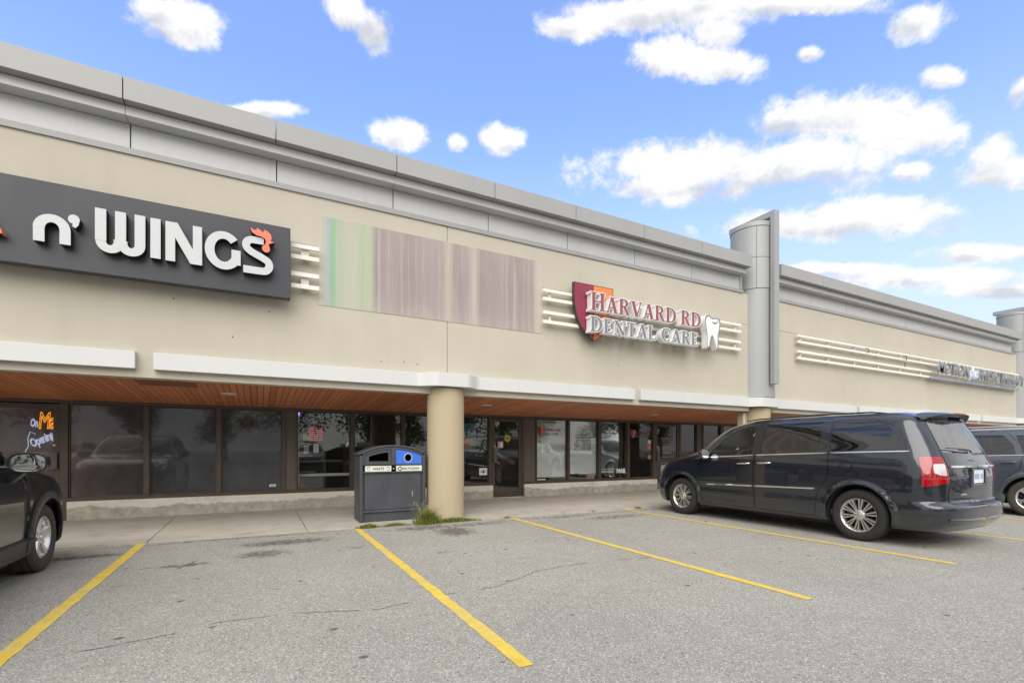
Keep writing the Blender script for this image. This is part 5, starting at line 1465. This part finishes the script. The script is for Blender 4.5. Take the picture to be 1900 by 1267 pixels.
# ------------------------------------------------------------------ the minivan
VAN = Shell(
    xf=[(.2, .06), (.30, -.02), (.42, -.07), (.57, -.08), (.75, -.03), (.88, .05), (1.0, .15), (1.05, .25), (1.10, .42), (1.18, .70), (1.24, .90), (1.30, 1.02), (1.38, 1.14), (1.51, 1.33), (1.60, 1.47), (1.67, 1.60), (1.72, 1.74), (1.76, 1.90), (1.79, 2.06), (1.81, 2.22)],
    xr=[(.2, 4.96), (.28, 5.06), (.34, 5.11), (.45, 5.145), (.535, 5.15), (.57, 5.14), (.592, 5.105), (.61, 5.062), (.66, 5.055), (.9, 5.055), (1.06, 5.035), (1.24, 4.98), (1.45, 4.88), (1.62, 4.79), (1.72, 4.73), (1.77, 4.64), (1.81, 4.50)],
    w=[(.2, .88), (.25, .945), (.31, .968), (.40, .972), (.445, .979), (.465, .990), (.50, .990), (.58, .987), (.72, .998), (.9, .998), (1.05, .99), (1.15, .975), (1.22, .955), (1.27, .938), (1.45, .885), (1.6, .835), (1.70, .79), (1.76, .742), (1.79, .70), (1.81, .64)],
    af=[(.2, .5), (1.0, .55), (1.3, .5), (1.81, .4)], ar=[(.2, .46), (.7, .48), (1.2, .47), (1.81, .36)], nf=2.5, nr=3.2,
    wheels=((.87, .365, .365), (4.085, .365, .365)), flare=(.030, 1.22, .035))

van = empty('minivan', (8.5, 7.87, 0), R(-90), label='dark blue grey minivan parked nose in, seen from its rear left', category='van')
V_ = VAN
fdoor = [(1.40, .29), (1.345, .42), (1.325, .75), (1.325, 1.0), (1.36, 1.13), (1.52, 1.31), (1.76, 1.535), (2.0, 1.69), (2.30, 1.752), (2.46, 1.762), (2.462, 1.2), (2.465, .29)]
sdoor = [(2.475, .29), (2.472, 1.2), (2.47, 1.762), (3.65, 1.762), (3.675, 1.26), (3.69, .905), (3.60, .74), (3.53, .62), (3.495, .45), (3.49, .29)]
fwin = [(1.55, 1.155), (1.545, 1.24), (1.80, 1.478), (2.05, 1.638), (2.22, 1.685), (2.385, 1.70), (2.42, 1.5), (2.445, 1.205)]
swin = [(2.555, 1.222), (2.565, 1.70), (3.51, 1.72), (3.525, 1.262)]
qwin = [(3.685, 1.27), (3.67, 1.74), (4.22, 1.725), (4.40, 1.655), (4.52, 1.55), (4.62, 1.42), (4.675, 1.298)]
wh = [(.87, .365), (4.085, .365)]
arch = [circ(V_, .87, .375, .418), circ(V_, 4.085, .375, .425)]
tail = dv([(2.315, 1.205), (2.548, 1.205), (2.566, 1.12), (2.578, 1.06), (2.582, .865), (2.465, .832), (2.31, .808)], .025)
hatchp = dv([(2.552, 1.70), (2.558, 1.22), (2.575, 1.14), (2.588, 1.06), (2.592, .84), (2.572, .72), (2.575, .60), (3.0, .585), (3.0, 1.70)], .015)
rglass = dv([(2.565, 1.675), (2.575, 1.255), (3.0, 1.245), (3.0, 1.69)], .03)
wshield = dv([(0.0, 1.265), (.50, 1.285), (.66, 1.40), (.62, 1.60), (.60, 1.755), (0.0, 1.765)], .02)
headl = dv([(.46, .74), (.44, .89), (.56, .98), (.70, 1.0), (.69, .93), (.60, .80)], .02)
SUBX = VAN.U_of
full = dv([(0, .235), (3.0, .235), (3.0, 1.81), (0, 1.81)])
fd, sd_, qw = sv(V_, fdoor, .03), sv(V_, sdoor, .03), sv(V_, qwin, .04)
fw, sw_ = sv(V_, fwin, .03), sv(V_, swin, .035)
bumpp = dv([(SUBX(4.40, .2), .236), (SUBX(4.40, .5), .5), (SUBX(4.47, .70), .70), (SUBX(4.53, .745), .745), (2.31, .795), (2.588, .828), (2.572, .72), (2.575, .603), (3.0, .588), (3.0, .236)], .012)
lowcut = sv(V_, [(1.28, .1), (1.28, .27), (3.68, .27), (3.68, .1)])
fuel = circ(V_, 3.93, 1.05, .082, 40)
link('body', patch_mesh('body', V_, full, [fd, sd_, qw, *arch, tail, hatchp, wshield, headl, fuel, bumpp], gu=.06, gz=.03), 'paint_navy', van)
link('roof', roof_mesh(V_, 1.81, .035), 'paint_navy', van)
G_ = .0065
for sgn in (1, -1):
    o = link('front_door', patch_mesh('front_door', V_, grow_poly(fd, -G_), [fw], sides=(sgn,)), 'paint_navy', van)
    link('window', patch_mesh('window', V_, grow_poly(fw, -.001), [], -.006, 0, sides=(sgn,)), 'car_glass_clear', o)
    o2 = link('sliding_door', patch_mesh('sliding_door', V_, grow_poly(sd_, -G_), [sw_], sides=(sgn,)), 'paint_navy', van)
    link('window', patch_mesh('window', V_, grow_poly(sw_, -.001), [], -.004, 0, sides=(sgn,)), 'car_glass_dark', o2)
    link('quarter_window', patch_mesh('quarter_window', V_, grow_poly(qw, -.003), [], -.004, .008, sides=(sgn,)), 'car_glass_dark', van)
    link('fuel_flap' if sgn < 0 else 'round_flap', patch_mesh('fuel_flap', V_, grow_poly(fuel, -.006), [], -.001, .012, sides=(sgn,)), 'paint_navy', van)
    tl = link('taillight', patch_mesh('taillight', V_, grow_poly(tail, -.003), [dv([(2.445, 1.11), (2.562, 1.115), (2.567, .95), (2.50, .965), (2.44, .99)], .02)], .006, .02, sides=(sgn,), gu=.03, gz=.02), 'lens_red', van)
    link('reverse_lens', patch_mesh('reverse_lens', V_, dv([(2.447, 1.108), (2.560, 1.112), (2.565, .953), (2.50, .967), (2.442, .991)], .02), [], .005, .01, sides=(sgn,), gu=.03, gz=.02), 'lens_clear', tl)
    hl = link('headlight', patch_mesh('headlight', V_, grow_poly(headl, -.003), [], .002, .02, sides=(sgn,)), 'lens_clear', van)
    link('turn_lens', patch_mesh('turn_lens', V_, dv([(.585, .80), (.575, .95), (.63, .975), (.685, .985), (.675, .93), (.60, .81)], .015), [], .006, .01, sides=(sgn,), gu=.03, gz=.03), 'lens_amber', hl)
    # pillar trims and window surrounds
    link('pillar_trim', patch_mesh('pillar_trim', V_, sv(V_, [(2.405, 1.205), (2.40, 1.70), (2.46, 1.705), (2.462, 1.205)]), [], .0025, .004, sides=(sgn,)), 'trim_black', o)
    link('pillar_trim', patch_mesh('pillar_trim', V_, sv(V_, [(2.478, 1.212), (2.476, 1.705), (2.575, 1.708), (2.562, 1.215)]), [], .0025, .004, sides=(sgn,)), 'trim_black', o2)
    for nm, ln in (('belt_chrome', [(1.22, 1.128), (1.55, 1.15), (2.455, 1.197)]), ('belt_chrome', [(2.485, 1.199), (3.66, 1.245)]), ('belt_chrome', [(3.69, 1.247), (4.68, 1.275)])):
        ob(nm, strip_mesh(V_, ln, .020, .002, .005, (sgn,)), 'chrome', van, smooth=40)
    ob('side_moulding', strip_mesh(V_, [(1.49, .642), (2.452, .672)], .036, .004, .010, (sgn,)), 'chrome', o, smooth=40)
    ob('side_moulding', strip_mesh(V_, [(2.487, .674), (3.0, .688), (3.50, .702)], .036, .004, .010, (sgn,)), 'chrome', o2, smooth=40)
    handle_mesh(V_, 2.15, 2.40, 1.045, sgn, 'chrome', o); handle_mesh(V_, 2.54, 2.78, 1.062, sgn, 'chrome', o2)
    m = MB(); y = sgn*.71
    m.tube([(2.10, y*.92, 1.80), (2.3, y*.92, 1.822), (2.6, y*.90, 1.834), (3.4, y*.89, 1.842), (4.1, y*.89, 1.832), (4.30, y*.89, 1.805)], [.008, .012, .013, .013, .012, .008], 8); ob('roof_rail', m, 'paint_navy', van, smooth=60)
    # door mirrors
    mr = MB(); mr.lathe([(0.0, -.085), (.06, -.08), (.098, -.04), (.108, .0), (.104, .03), (.096, .035)], (0, 0, 0), 24, 'x')
    o3 = ob('mirror', mr, 'paint_navy', van, smooth=60); o3.location = (1.52, sgn*1.09, 1.205); o3.scale = (1.1, 1.0, .92)
    mg = MB(); mg.cyl((.024, 0, 0), .094, .008, 24, 'x'); ob('mirror_glass', mg, 'mirror_glass', o3)
    ma = MB(); ma.box(-.05, .02, -sgn*.16 if sgn > 0 else .06, -sgn*.06 if sgn > 0 else .16, -.10, -.045); ob('mirror_arm', ma, 'trim_black', o3, bevel=.015)
# emblem lettering on the door moulding, left side only
me = text_mesh('CHRYSLER', .034, .0008, 0, .0008, 1.5)
me.transform(Matrix.Rotation(-.03, 4, 'Y'))
o = link('door_emblem', me, 'trim_black', van, loc=(1.80, -.998-.0125, .642))
# pale cabin lining above the belt line
lin_o = dv([(.72, 1.22), (2.5, 1.22), (2.5, 1.78), (.72, 1.78)])
link('cabin_lining', patch_mesh('cabin_lining', V_, lin_o, [grow_poly(fw, .02), grow_poly(sw_, .02), grow_poly(qw, .02)], -.03, 0, gu=.1, gz=.06), 'seat_pale', van)
m = MB(); m.box(2.15, 4.4, -.60, .60, 1.772, 1.785); ob('headliner', m, 'seat_pale', van)
# hatch
link('rear_bumper', patch_mesh('rear_bumper', V_, shrink(bumpp, -.003), [arch[1]], gu=.05, gz=.025), 'paint_navy', van)
hd = link('hatch', patch_mesh('hatch', V_, shrink(hatchp, -G_), [rglass]), 'paint_navy', van)
link('rear_window', patch_mesh('rear_window', V_, rglass, [], -.003, 0), 'car_glass_rear', hd)
sp_ = MB(); n = 28; rows = []
for i in range(n+1):
    y = -.66+1.32*i/n; e = abs(y/.66); back = 4.875-.17*e**2.6
    rows += [(4.62, y*.96, 1.822-.05*e**3), (back-.03, y, 1.795-.07*e**4), (back, y, 1.775-.08*e**4), (back-.03, y, 1.752-.08*e**4), (4.70, y*.96, 1.725)]
sp_.add(rows, [(i*5+j, (i+1)*5+j, (i+1)*5+j+1, i*5+j+1) for i in range(n) for j in range(4)]+[(0, 1, 2, 3, 4), tuple(range(n*5, n*5+5))])
so = ob('spoiler', sp_, 'paint_navy', hd, smooth=50)
m = MB(); m.box(4.85, 4.878, -.15, .15, 1.767, 1.781); ob('brake_light', m, 'lens_red', so)
ob('chrome_bar', strip_mesh(V_, [(2.60, 1.07), (2.75, 1.068), (3.0, 1.066)], .048, .012, .012, dom=True), 'chrome', hd, smooth=40)
m = MB(); m.plate([[(-.145, 1.158), (-.04, 1.175), (0, 1.168), (.04, 1.175), (.145, 1.158), (.04, 1.152), (0, 1.145), (-.04, 1.152)]], 5.002, 5.03, 'x'); ob('winged_badge', m, 'chrome', hd)
m = MB(); m.box(5.048, 5.062, -.155, .155, .848, 1.028); pl = ob('licence_plate', m, 'plate_white', hd, bevel=.004)
m = MB(); rnd = random.Random(3)
for k in range(7):
    if k == 4: continue
    y = -.115+.038*k; m.box(5.0625, 5.0645, y-.012, y+.012, .905, .975)
ob('plate_marks', m, 'plate_blue', pl)
m = MB(); m.plate([[(-.23, .80), (.23, .80), (.20, 1.045), (-.20, 1.045)], [(-.165, .838), (.165, .838), (.165, 1.035), (-.165, 1.035)]], 5.036, 5.075, 'x'); ob('plate_recess_trim', m, 'paint_navy', hd, bevel=.01)
m = MB(); m.tube([(4.99, -.02, 1.265), (5.012, -.14, 1.287), (5.0, -.30, 1.300), (4.94, -.62, 1.315)], [.014, .010, .008, .006], 6); m.tube([(5.0, -.16, 1.275), (4.995, -.4, 1.287)], .007, 6); ob('rear_wiper', m, 'trim_black', hd, smooth=60)
me = text_mesh('TOURING', .034, .001, .1, .001, 1.2); me.transform(Matrix.Rotation(R(90), 4, 'Z')); link('hatch_emblem', me, 'chrome', hd, loc=(5.078, -.48, .705))
# bumper step pad, underbody, wheel houses
m = MB(); rows = []
for i in range(25):
    y = -.66+1.32*i/24; e = abs(y/.66); x1 = 5.138-.09*e**2.6
    rows += [(4.97, y, .600), (x1-.035, y, .597), (x1, y, .584)]
m.add(rows, [(i*3+j, (i+1)*3+j, (i+1)*3+j+1, i*3+j+1) for i in range(24) for j in range(2)]); ob('bumper_step', m, 'cladding', van)
m = MB()
for i in range(22):
    y = -.60+1.2*i/21; e = abs(y/.66); x1 = 5.12-.09*e**2.6; m.box(5.0, x1-.01, y-.011, y+.011, .5985, .607)
ob('step_ribs', m, 'cladding', van, kind='stuff')
ob('bumper_crease', strip_mesh(V_, [(2.50, .40), (2.7, .385), (3.0, .38)], .05, .006, .010, dom=True), 'paint_navy', van, smooth=40)
m = MB(); m.box(.45, 4.75, -.80, .80, .20, .30); ob('underbody', m, 'under_black', van)
for (wx, wz) in wh:
    for sgn in (1, -1):
        m = MB(); A = [R(-20+220*i/24) for i in range(25)]
        vs_ = [(wx+.43*math.cos(a), sgn*y, wz+.01+.43*math.sin(a)) for a in A for y in (.965, .62)]
        m.add(vs_, [(2*i, 2*i+2, 2*i+3, 2*i+1) for i in range(24)]); m.plate([[(wx+.43*math.cos(a), wz+.01+.43*math.sin(a)) for a in A]], sgn*.60, sgn*.62, 'y')
        ob('wheel_house', m, 'under_black', van)
wm = wheel_meshes(.365, .225, .238, 'multi', 10)
add_wheels(van, (.87, 4.085), .365, .868, wm)
m = MB(); m.cyl((4.085, -.8, .34), .05, 1.6, 12, 'y'); m.cyl((.87, -.8, .34), .04, 1.6, 12, 'y'); ob('axles', m, 'under_black', van)
# cabin
m = MB(); m.box(.95, 4.8, -.86, .86, .32, .40); ob('cabin_floor', m, 'dash_grey', van)
for y in (-.42, .42): seat(van, 2.05, y)
for x in (3.0, 3.95): seat(van, x, -.42); seat(van, x, .42)
m = MB(); m.add([(1.05, -.86, .7), (1.55, -.86, .75), (1.62, -.86, 1.05), (1.45, -.86, 1.16), (1.05, -.86, 1.17), (1.05, .86, .7), (1.55, .86, .75), (1.62, .86, 1.05), (1.45, .86, 1.16), (1.05, .86, 1.17)],
    [(0, 1, 2, 3, 4), (9, 8, 7, 6, 5), (0, 5, 6, 1), (1, 6, 7, 2), (2, 7, 8, 3), (3, 8, 9, 4), (4, 9, 5, 0)]); ob('dashboard', m, 'dash_grey', van, bevel=.03, seg=3)
m = MB(); cx_, cz_ = 1.78, 1.10
m.tube([(cx_+.18*math.sin(R(a))*.42, -.40+.19*math.cos(R(a)), cz_+.19*math.sin(R(a))*.9) for a in range(0, 360, 12)], .016, 8, True); m.tube([(cx_-.2, -.40, cz_-.1), (cx_, -.40, cz_)], .03, 8); m.tube([(cx_, -.58, cz_), (cx_, -.22, cz_)], .018, 6); ob('steering_wheel', m, 'dash_grey', van, smooth=60)
link('windshield', patch_mesh('windshield', V_, shrink(wshield, -.001), [], -.004, 0), 'car_glass_clear', van)
link('grille', patch_mesh('grille', V_, dv([(0, .60), (.36, .62), (.40, .78), (0, .80)], .02), [], .008, .012), 'chrome', van)
link('lower_grille', patch_mesh('lower_grille', V_, dv([(0, .34), (.42, .36), (.44, .48), (0, .48)], .02), [], .006, .010), 'trim_black', van)

# ------------------------------------------------------------------ SUVs
SUV = Shell(
    xf=[(.2, .12), (.32, .03), (.45, -.01), (.6, -.02), (.78, .01), (.9, .09), (.98, .22), (1.03, .45), (1.08, .80), (1.12, 1.05), (1.18, 1.22), (1.28, 1.36), (1.4, 1.54), (1.52, 1.76), (1.60, 1.94), (1.65, 2.10), (1.69, 2.32)],
    xr=[(.2, 4.66), (.3, 4.80), (.45, 4.86), (.65, 4.865), (.74, 4.83), (.8, 4.79), (1.0, 4.78), (1.2, 4.70), (1.42, 4.56), (1.58, 4.44), (1.65, 4.34), (1.69, 4.18)],
    w=[(.2, .85), (.27, .905), (.4, .925), (.6, .935), (.8, .945), (.95, .94), (1.08, .925), (1.16, .90), (1.22, .88), (1.4, .82), (1.53, .77), (1.61, .725), (1.66, .67), (1.69, .60)],
    af=[(.2, .5), (1.0, .6), (1.3, .45), (1.69, .4)], ar=[(.2, .42), (.8, .45), (1.2, .44), (1.69, .36)], nf=2.5, nr=3.0,
    wheels=((.93, .36, .36), (3.78, .36, .36)), flare=(.026, 1.24, .035))
S_F = sv(SUV, [(1.46, .33), (1.42, .6), (1.42, 1.0), (1.50, 1.11), (1.66, 1.22), (1.95, 1.42), (2.2, 1.57), (2.45, 1.625), (2.66, 1.635), (2.665, .33)], .03)
S_R = sv(SUV, [(2.675, .33), (2.672, 1.635), (3.40, 1.62), (3.60, 1.40), (3.66, 1.17), (3.63, .90), (3.50, .80), (3.38, .64), (3.33, .45), (3.32, .33)], .03)
S_fw = sv(SUV, [(1.74, 1.145), (1.72, 1.215), (2.02, 1.42), (2.25, 1.555), (2.46, 1.59), (2.60, 1.595), (2.61, 1.165)], .025)
S_rw = sv(SUV, [(2.725, 1.17), (2.725, 1.595), (3.33, 1.585), (3.50, 1.40), (3.56, 1.195)], .03)
S_qw = sv(SUV, [(3.64, 1.21), (3.60, 1.36), (3.52, 1.575), (3.90, 1.545), (4.12, 1.45), (4.25, 1.28)], .03)
S_ar = [circ(SUV, .93, .37, .405), circ(SUV, 3.78, .37, .405)]
S_t = dv([(2.36, .86), (2.34, 1.08), (2.60, 1.10), (2.62, .90)], .025)
S_h = dv([(2.48, 1.55), (2.52, 1.20), (2.65, 1.08), (2.65, .72), (3.0, .72), (3.0, 1.56)], .02)
S_rg = dv([(2.52, 1.53), (2.56, 1.22), (3.0, 1.20), (3.0, 1.545)], .03)
S_ws = dv([(0, 1.145), (.52, 1.16), (.66, 1.30), (.62, 1.50), (.58, 1.645), (0, 1.655)], .02)
S_hl = dv([(.42, .74), (.42, .84), (.58, .93), (.74, .95), (.72, .88), (.60, .78)], .02)
S_full = dv([(0, .235), (3.0, .235), (3.0, 1.69), (0, 1.69)])
swm = wheel_meshes(.36, .225, .225, 'five', 5)
SM = {}
SM['body'] = patch_mesh('body', SUV, S_full, [S_F, S_R, S_qw, *S_ar, S_t, S_h, S_ws, S_hl], gu=.08, gz=.04)
SM['roof'] = roof_mesh(SUV, 1.69, .04)
for sgn in (1, -1):
    SM['fd', sgn] = patch_mesh('front_door', SUV, grow_poly(S_F, -G_), [S_fw], sides=(sgn,), gu=.08, gz=.04)
    SM['fw', sgn] = patch_mesh('window', SUV, S_fw, [], -.005, 0, sides=(sgn,), gu=.1, gz=.06)
    SM['rd', sgn] = patch_mesh('rear_door', SUV, grow_poly(S_R, -G_), [S_rw], sides=(sgn,), gu=.08, gz=.04)
    SM['rw', sgn] = patch_mesh('window', SUV, S_rw, [], -.005, 0, sides=(sgn,), gu=.1, gz=.06)
    SM['qw', sgn] = patch_mesh('quarter_window', SUV, grow_poly(S_qw, -.002), [], -.005, .006, sides=(sgn,), gu=.1, gz=.06)
    SM['tl', sgn] = patch_mesh('taillight', SUV, grow_poly(S_t, -.003), [], .006, .02, sides=(sgn,), gu=.05, gz=.04)
    SM['hl', sgn] = patch_mesh('headlight', SUV, grow_poly(S_hl, -.003), [], .004, .02, sides=(sgn,), gu=.05, gz=.04)
    SM['sc', sgn] = patch_mesh('sill_cladding', SUV, sv(SUV, [(1.30, .237), (1.27, .34), (1.29, .42), (3.40, .42), (3.42, .34), (3.39, .237)], .02), [], .014, .02, sides=(sgn,), gu=.1, gz=.05)
    for k, cx_ in enumerate((.93, 3.78)):
        ring = [(cx_+.475*math.cos(R(a)), .37+.475*math.sin(R(a))) for a in range(-22, 203, 4)]+[(cx_+.405*math.cos(R(a)), .37+.405*math.sin(R(a))) for a in range(202, -23, -4)]
        SM['ac', sgn, k] = patch_mesh('arch_cladding', SUV, sv(SUV, [p for p in ring if p[1] > .237] or ring), [], .014, .03, sides=(sgn,), gu=.1, gz=.1)
SM['h'] = patch_mesh('hatch', SUV, shrink(S_h, -G_), [S_rg], gu=.08, gz=.04)
SM['rg'] = patch_mesh('rear_window', SUV, S_rg, [], -.004, 0, gu=.1, gz=.06)
SM['ws'] = patch_mesh('windshield', SUV, S_ws, [], -.004, 0, gu=.1, gz=.06)
SM['gr'] = patch_mesh('grille', SUV, dv([(0, .50), (.38, .54), (.40, .74), (0, .80)], .03), [], .008, .012, gu=.1, gz=.06)
FL_SUV = MB().box(.5, 4.5, -.78, .78, .22, .34).mesh('underbody')
whs = {}
for k, cx_ in enumerate((.93, 3.78)):
    for sgn in (1, -1):
        m = MB(); A = [R(-20+220*i/20) for i in range(21)]
        m.add([(cx_+.41*math.cos(a), sgn*y, .37+.41*math.sin(a)) for a in A for y in (.90, .60)], [(2*i, 2*i+2, 2*i+3, 2*i+1) for i in range(20)]); m.plate([[(cx_+.41*math.cos(a), .37+.41*math.sin(a)) for a in A]], sgn*.58, sgn*.60, 'y')
        whs[k, sgn] = m.mesh('wheel_house')

def put(name, me, mat, parent):
    o = bpy.data.objects.new(name, me); COL.objects.link(o); o.parent = parent
    if not me.materials: me.materials.append(M[mat])
    o.material_slots[0].link = 'OBJECT'; o.material_slots[0].material = M[mat]
    return o

def suv(loc, rotz, paint, label, group=None, clad='cladding', rimm='alloy_bright', belt=True, tint='car_glass_dark', detail=True):
    kw = dict(label=label, category='SUV')
    if group: kw['group'] = group
    r = empty('parked_suv', loc, rotz, **kw)
    put('body', SM['body'], paint, r); put('roof', SM['roof'], paint, r)
    for sgn in (1, -1):
        f = put('front_door', SM['fd', sgn], paint, r); put('window', SM['fw', sgn], 'car_glass_dark' if not detail else 'car_glass_clear', f)
        d = put('rear_door', SM['rd', sgn], paint, r); put('window', SM['rw', sgn], tint, d)
        put('quarter_window', SM['qw', sgn], tint, r); put('taillight', SM['tl', sgn], 'lens_red', r); put('headlight', SM['hl', sgn], 'lens_clear', r)
        put('sill_cladding', SM['sc', sgn], clad, r)
        for k in (0, 1): put('arch_cladding', SM['ac', sgn, k], clad, r); put('wheel_house', whs[k, sgn], 'under_black', r)
        if detail:
            if belt: ob('belt_chrome', strip_mesh(SUV, [(1.70, 1.128), (2.66, 1.15), (3.66, 1.185), (4.26, 1.235)], .018, .002, .006, (sgn,)), 'chrome', r, smooth=40)
            handle_mesh(SUV, 2.36, 2.58, 1.0, sgn, paint, f); handle_mesh(SUV, 3.36, 3.58, 1.035, sgn, paint, d)
            m = MB(); m.tube([(2.2, sgn*.64, 1.70), (2.4, sgn*.635, 1.745), (3.3, sgn*.63, 1.755), (4.0, sgn*.62, 1.735), (4.15, sgn*.62, 1.69)], .016, 8); ob('roof_rail', m, 'alloy_bright', r, smooth=60)
        # mirror: shell, glass, stalk
        mr = MB(); n = 20; prof = []
        def loop(x, sy, sz, oy=0): return [(x, sgn*(oy+sy*(abs(math.cos(R(a)))**.7)*(1 if math.cos(R(a)) > 0 else -1)), sz*(abs(math.sin(R(a)))**.7)*(1 if math.sin(R(a)) > 0 else -1)) for a in range(0, 360, 18)]
        L = [loop(-.10, .06, .04, -.02), loop(-.075, .115, .075, -.005), loop(-.02, .135, .092), loop(.05, .14, .096), loop(.07, .136, .092), loop(.07, .122, .079), loop(.055, .118, .075)]
        mr.add(sum(L, []), [(k*n+i, k*n+(i+1) % n, (k+1)*n+(i+1) % n, (k+1)*n+i) for k in range(len(L)-1) for i in range(n)]+[tuple(range(n))])
        o3 = ob('mirror', mr, paint if paint != 'paint_black' else 'trim_black', r, smooth=50); o3.location = (1.80, sgn*1.085, 1.175)
        mg = MB(); mg.add(loop(.056, .119, .076), [tuple(range(n))]); ob('mirror_glass', mg, 'mirror_glass', o3)
        ms = MB(); ms.add([(-.06, -sgn*.10, -.07), (.05, -sgn*.10, -.07), (.02, -sgn*.175, -.165), (-.05, -sgn*.175, -.165), (-.06, -sgn*.02, -.08), (.05, -sgn*.02, -.08), (.04, -sgn*.13, -.19), (-.07, -sgn*.13, -.19)], [(0, 1, 2, 3), (7, 6, 5, 4), (0, 4, 5, 1), (1, 5, 6, 2), (2, 6, 7, 3), (3, 7, 4, 0)]); ob('mirror_stalk', ms, 'trim_black', o3, bevel=.01)
    h = put('hatch', SM['h'], paint, r); put('rear_window', SM['rg'], tint, h); put('windshield', SM['ws'], 'car_glass_clear' if detail else 'car_glass_dark', r); put('grille', SM['gr'], 'trim_black', r)
    put('underbody', FL_SUV, 'under_black', r)
    add_wheels(r, (.93, 3.78), .36, .815, [m_.copy() for m_ in swm], rimm, 'tyre_dusty')
    if detail:
        m = MB(); m.box(1.1, 4.5, -.8, .8, .36, .42); ob('cabin_floor', m, 'dash_grey', r)
        for y in (-.4, .4): seat(r, 2.2, y, .46)
        seat(r, 3.15, 0, 1.2)
        m = MB(); m.box(1.25, 1.72, -.82, .82, .75, 1.08); ob('dashboard', m, 'dash_grey', r, bevel=.04, seg=3)
    return r
suv((14.05, 7.35, 0), R(-90), 'paint_slate', 'slate grey SUV half hidden behind the minivan at right edge', clad='paint_slate')
suv((-2.955, 7.84, 0), R(-90), 'paint_black', 'black SUV with grey wheel arch trim cut off by left edge', belt=False)

# ------------------------------------------------------------------ across the lot (seen mirrored in glass and paint)
for i, (x, paint) in enumerate(((-7.5, 'paint_white'), (2.1, 'paint_slate'), (4.9, 'paint_white'), (10.5, 'paint_black'), (17.6, 'paint_white'), (20.4, 'paint_white'), (23.3, 'paint_slate'))):
    suv((x, -2.4, 0), R(-90), paint, {'paint_white': 'white SUV parked across the lot, mirrored in the shop windows', 'paint_slate': 'grey SUV parked across the lot, mirrored in the shop windows', 'paint_black': 'black SUV parked across the lot, mirrored in the shop windows'}[paint], 'SUVs parked across the lot', clad='cladding', detail=False)
make_leaf('tree_leaf', (0.035, 0.06, 0.015), (0.065, 0.10, 0.025), (0.12, 0.15, 0.04))
simple('bark', (0.09, 0.07, 0.055), .9, 0, .3, 8, .3, 30)
tms = []
for k in range(3):
    rnd = random.Random(70+k); tr = MB(); cr = MB()
    tr.tube([(0, 0, 0), (.05, .02, 1.5), (.0, .1, 3.2), (.1, .0, 5.5)], [.22, .17, .13, .05], 8)
    lobes = []
    for j in range(9):
        a = rnd.uniform(0, 6.28); d = rnd.uniform(.5, 2.3); z = rnd.uniform(3.0, 7.4); e = (d*math.cos(a), d*math.sin(a), z)
        tr.tube([(.02, .05, z*.45), (e[0]*.5, e[1]*.5, z*.75), e], [.09, .05, .02], 6); lobes.append((e, rnd.uniform(.9, 1.6)))
    for (e, r) in lobes+[((0, 0, 6.5), 1.7), ((0, 0, 4.6), 2.0)]:
        for q in range(330):
            v = Vector((rnd.gauss(0, 1), rnd.gauss(0, 1), rnd.gauss(0, .8))).normalized()*r*rnd.uniform(.45, 1.05)
            p = Vector(e)+v; s_ = rnd.uniform(.09, .2); u = Vector((rnd.gauss(0, 1), rnd.gauss(0, 1), rnd.gauss(0, .6))).normalized(); w_ = u.cross(Vector((rnd.gauss(0, 1), rnd.gauss(0, 1), rnd.gauss(0, 1)))).normalized()
            cr.add([p-u*s_, p-w_*s_*.55, p+u*s_, p+w_*s_*.55], [(0, 1, 2, 3)])
    tms.append((tr.mesh('trunk', 60), cr.mesh('crown', None, False)))
rnd = random.Random(9)
for i in range(22):
    x = -46+i*6.2+rnd.uniform(-1.5, 1.5); tm_, cm_ = tms[i % 3]
    y = -30+rnd.uniform(-3, 3)
    if i >= 17: x, y = 62+rnd.uniform(-6, 6), -24+(i-17)*8.5
    t = empty('leafy_tree', (x, y, 0), rnd.uniform(0, 6), label='leafy tree far across the lot, only mirrored in the glass', category='tree', group='trees across the lot')
    k = rnd.uniform(.85, 1.25); t.scale = (k, k, k)
    link('trunk', tm_, 'bark', t); link('crown', cm_, 'tree_leaf', t)
